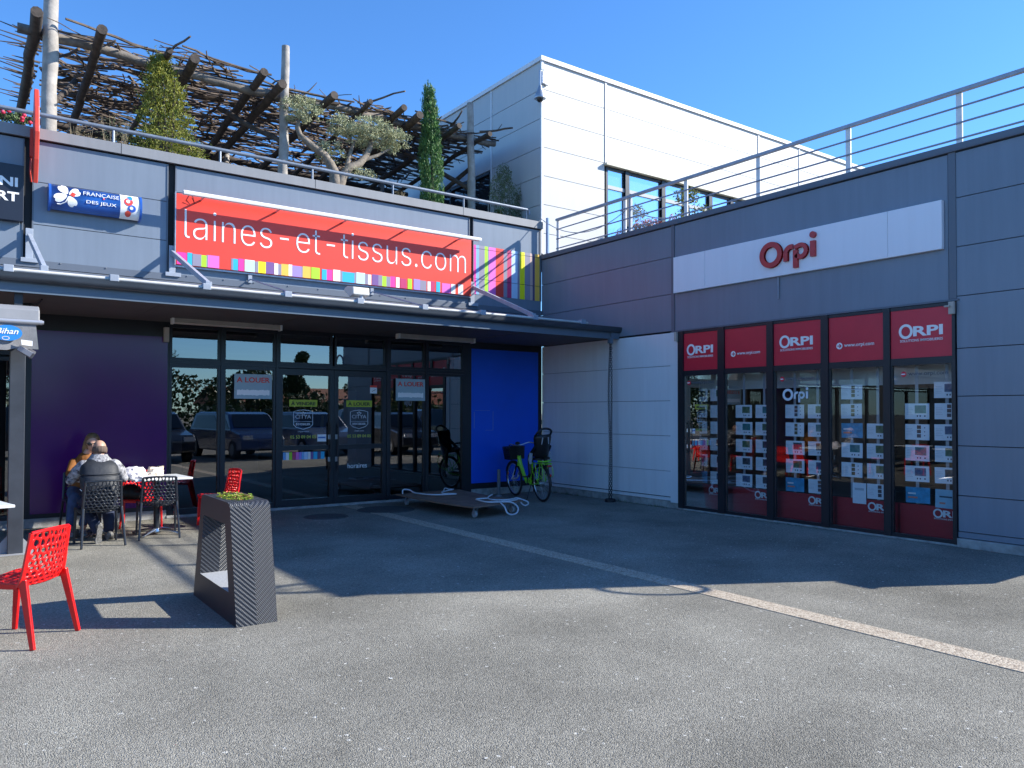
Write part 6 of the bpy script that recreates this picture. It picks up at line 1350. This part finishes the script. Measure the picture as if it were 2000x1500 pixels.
for i,(x,y,h,k) in enumerate(xs_):
    h*=.86
    t=thing('background_tree','%s across the car park, %s in the row counted from the left'%(kinds[k],['first','second','third','fourth','fifth','sixth','seventh','eighth','ninth','tenth','eleventh','twelfth','thirteenth','fourteenth','fifteenth','sixteenth','seventeenth','eighteenth'][i]),'tree',(x,y,0),0,'trees across the car park')
    mb=M(); mb.tube([(x,y,0),(x+.1,y,h*.3),(x-.1,y,h*.7)],[.25,.18,.06],7)
    for b in range(5): a=q.uniform(0,6.28); mb.tube([(x,y,h*.3),(x+h*.2*math.cos(a),y+h*.2*math.sin(a),h*.7)],[.1,.03],5)
    mb.build('trunk',WOODD,t); mb=M(); W_=(.2 if k==1 else .38)*h; pts=[]
    for b in range(13): 
        a=q.uniform(0,6.28); rr_=W_*q.uniform(.1,.7); c=(x+rr_*math.cos(a),y+rr_*math.sin(a),h*q.uniform(.35,.84)); r0=W_*q.uniform(.3,.55); pts+=inell(q,c,(r0,r0,r0*.8),620)
    leaves(mb,pts,.20,.13,q); mb.build('crown',BGL,t)
mb=M(); hp=[]
for i in range(42000):
    x=q.uniform(-75,75); hp.append((x,-39+q.gauss(0,.8),4.3*(.75+.25*math.sin(x*.35)+.12*math.sin(x*1.3))*q.random()))
leaves(mb,hp,.36,.24,q); o=mb.build('hedge',BGL); tag(o,'long rough hedge along the far side of the car park','hedge')
for x,y,w_,h,c,l in ((16,-58,14,3.4,(.55,.48,.36),'cream house with a low tiled roof beyond the trees behind the viewer'),(-30,-66,18,3.6,(.5,.45,.38),'long beige house beyond the trees, left behind the viewer')):
    t=thing('house',l,'house',(x,y,0)); mb=M(); mb.box(x-w_/2,x+w_/2,y-4,y+4,0,h*.7); mb.build('wall',mat('render_%d'%w_,c,.8),t); mb=M(); mb.prism([(-4.4,h*.7),(0,h*1.15),(4.4,h*.7)],lambda u,v,d:(d,y+u,v),x-w_/2-.4,x+w_/2+.4); mb.build('roof',mat('roof_tiles',(.35,.13,.07),.8,var=.3,vs=2),t)
    for k in range(5): mb=M(); xx=x-w_/2+1.2+k*(w_-2.4)/4; mb.box(xx-.5,xx+.5,y+4,y+4.03,1,2.2); mb.build('window',mat('car_glass',(.01,.012,.016)),t)
t=thing('pylon','lattice electricity pylon beyond the trees behind the viewer','pylon',(-14,-150,0)); mb=M()
for s in(-1,1):
    for u in(-1,1): mb.tube([(-14+s*2.5,-150+u*2.5,0),(-14+s*.5,-150+u*.5,18),(-14,-150,24)],.12,4)
for k in range(9):
    z=k*2.3; w0=2.5-2.0*z/18; w1=2.5-2.0*min(18,z+2.3)/18
    for u in(-1,1): mb.tube([(-14-w0,-150+u*w0,z),(-14+w1,-150+u*w1,z+2.3)],.07,4); mb.tube([(-14+w0,-150+u*w0,z),(-14-w1,-150+u*w1,z+2.3)],.07,4)
for z in(14,17.5,21): mb.tube([(-19,-150,z),(-9,-150,z)],.12,4)
mb.build('lattice',GALV,t)
# greenery and a wall behind the building, seen through the far window
mb=M(); hp=[(q.uniform(-20,15),17+q.gauss(0,.6),abs(q.gauss(0,1))*.9) for i in range(2600)]; leaves(mb,hp,.35,.22,q); tag(mb.build('rear_hedge',mat('rear_hedge_leaf',(.30,.38,.10),.6,col2=(.14,.20,.05),vs=2)),'green hedge behind the shops glimpsed through the vacant unit','hedge')
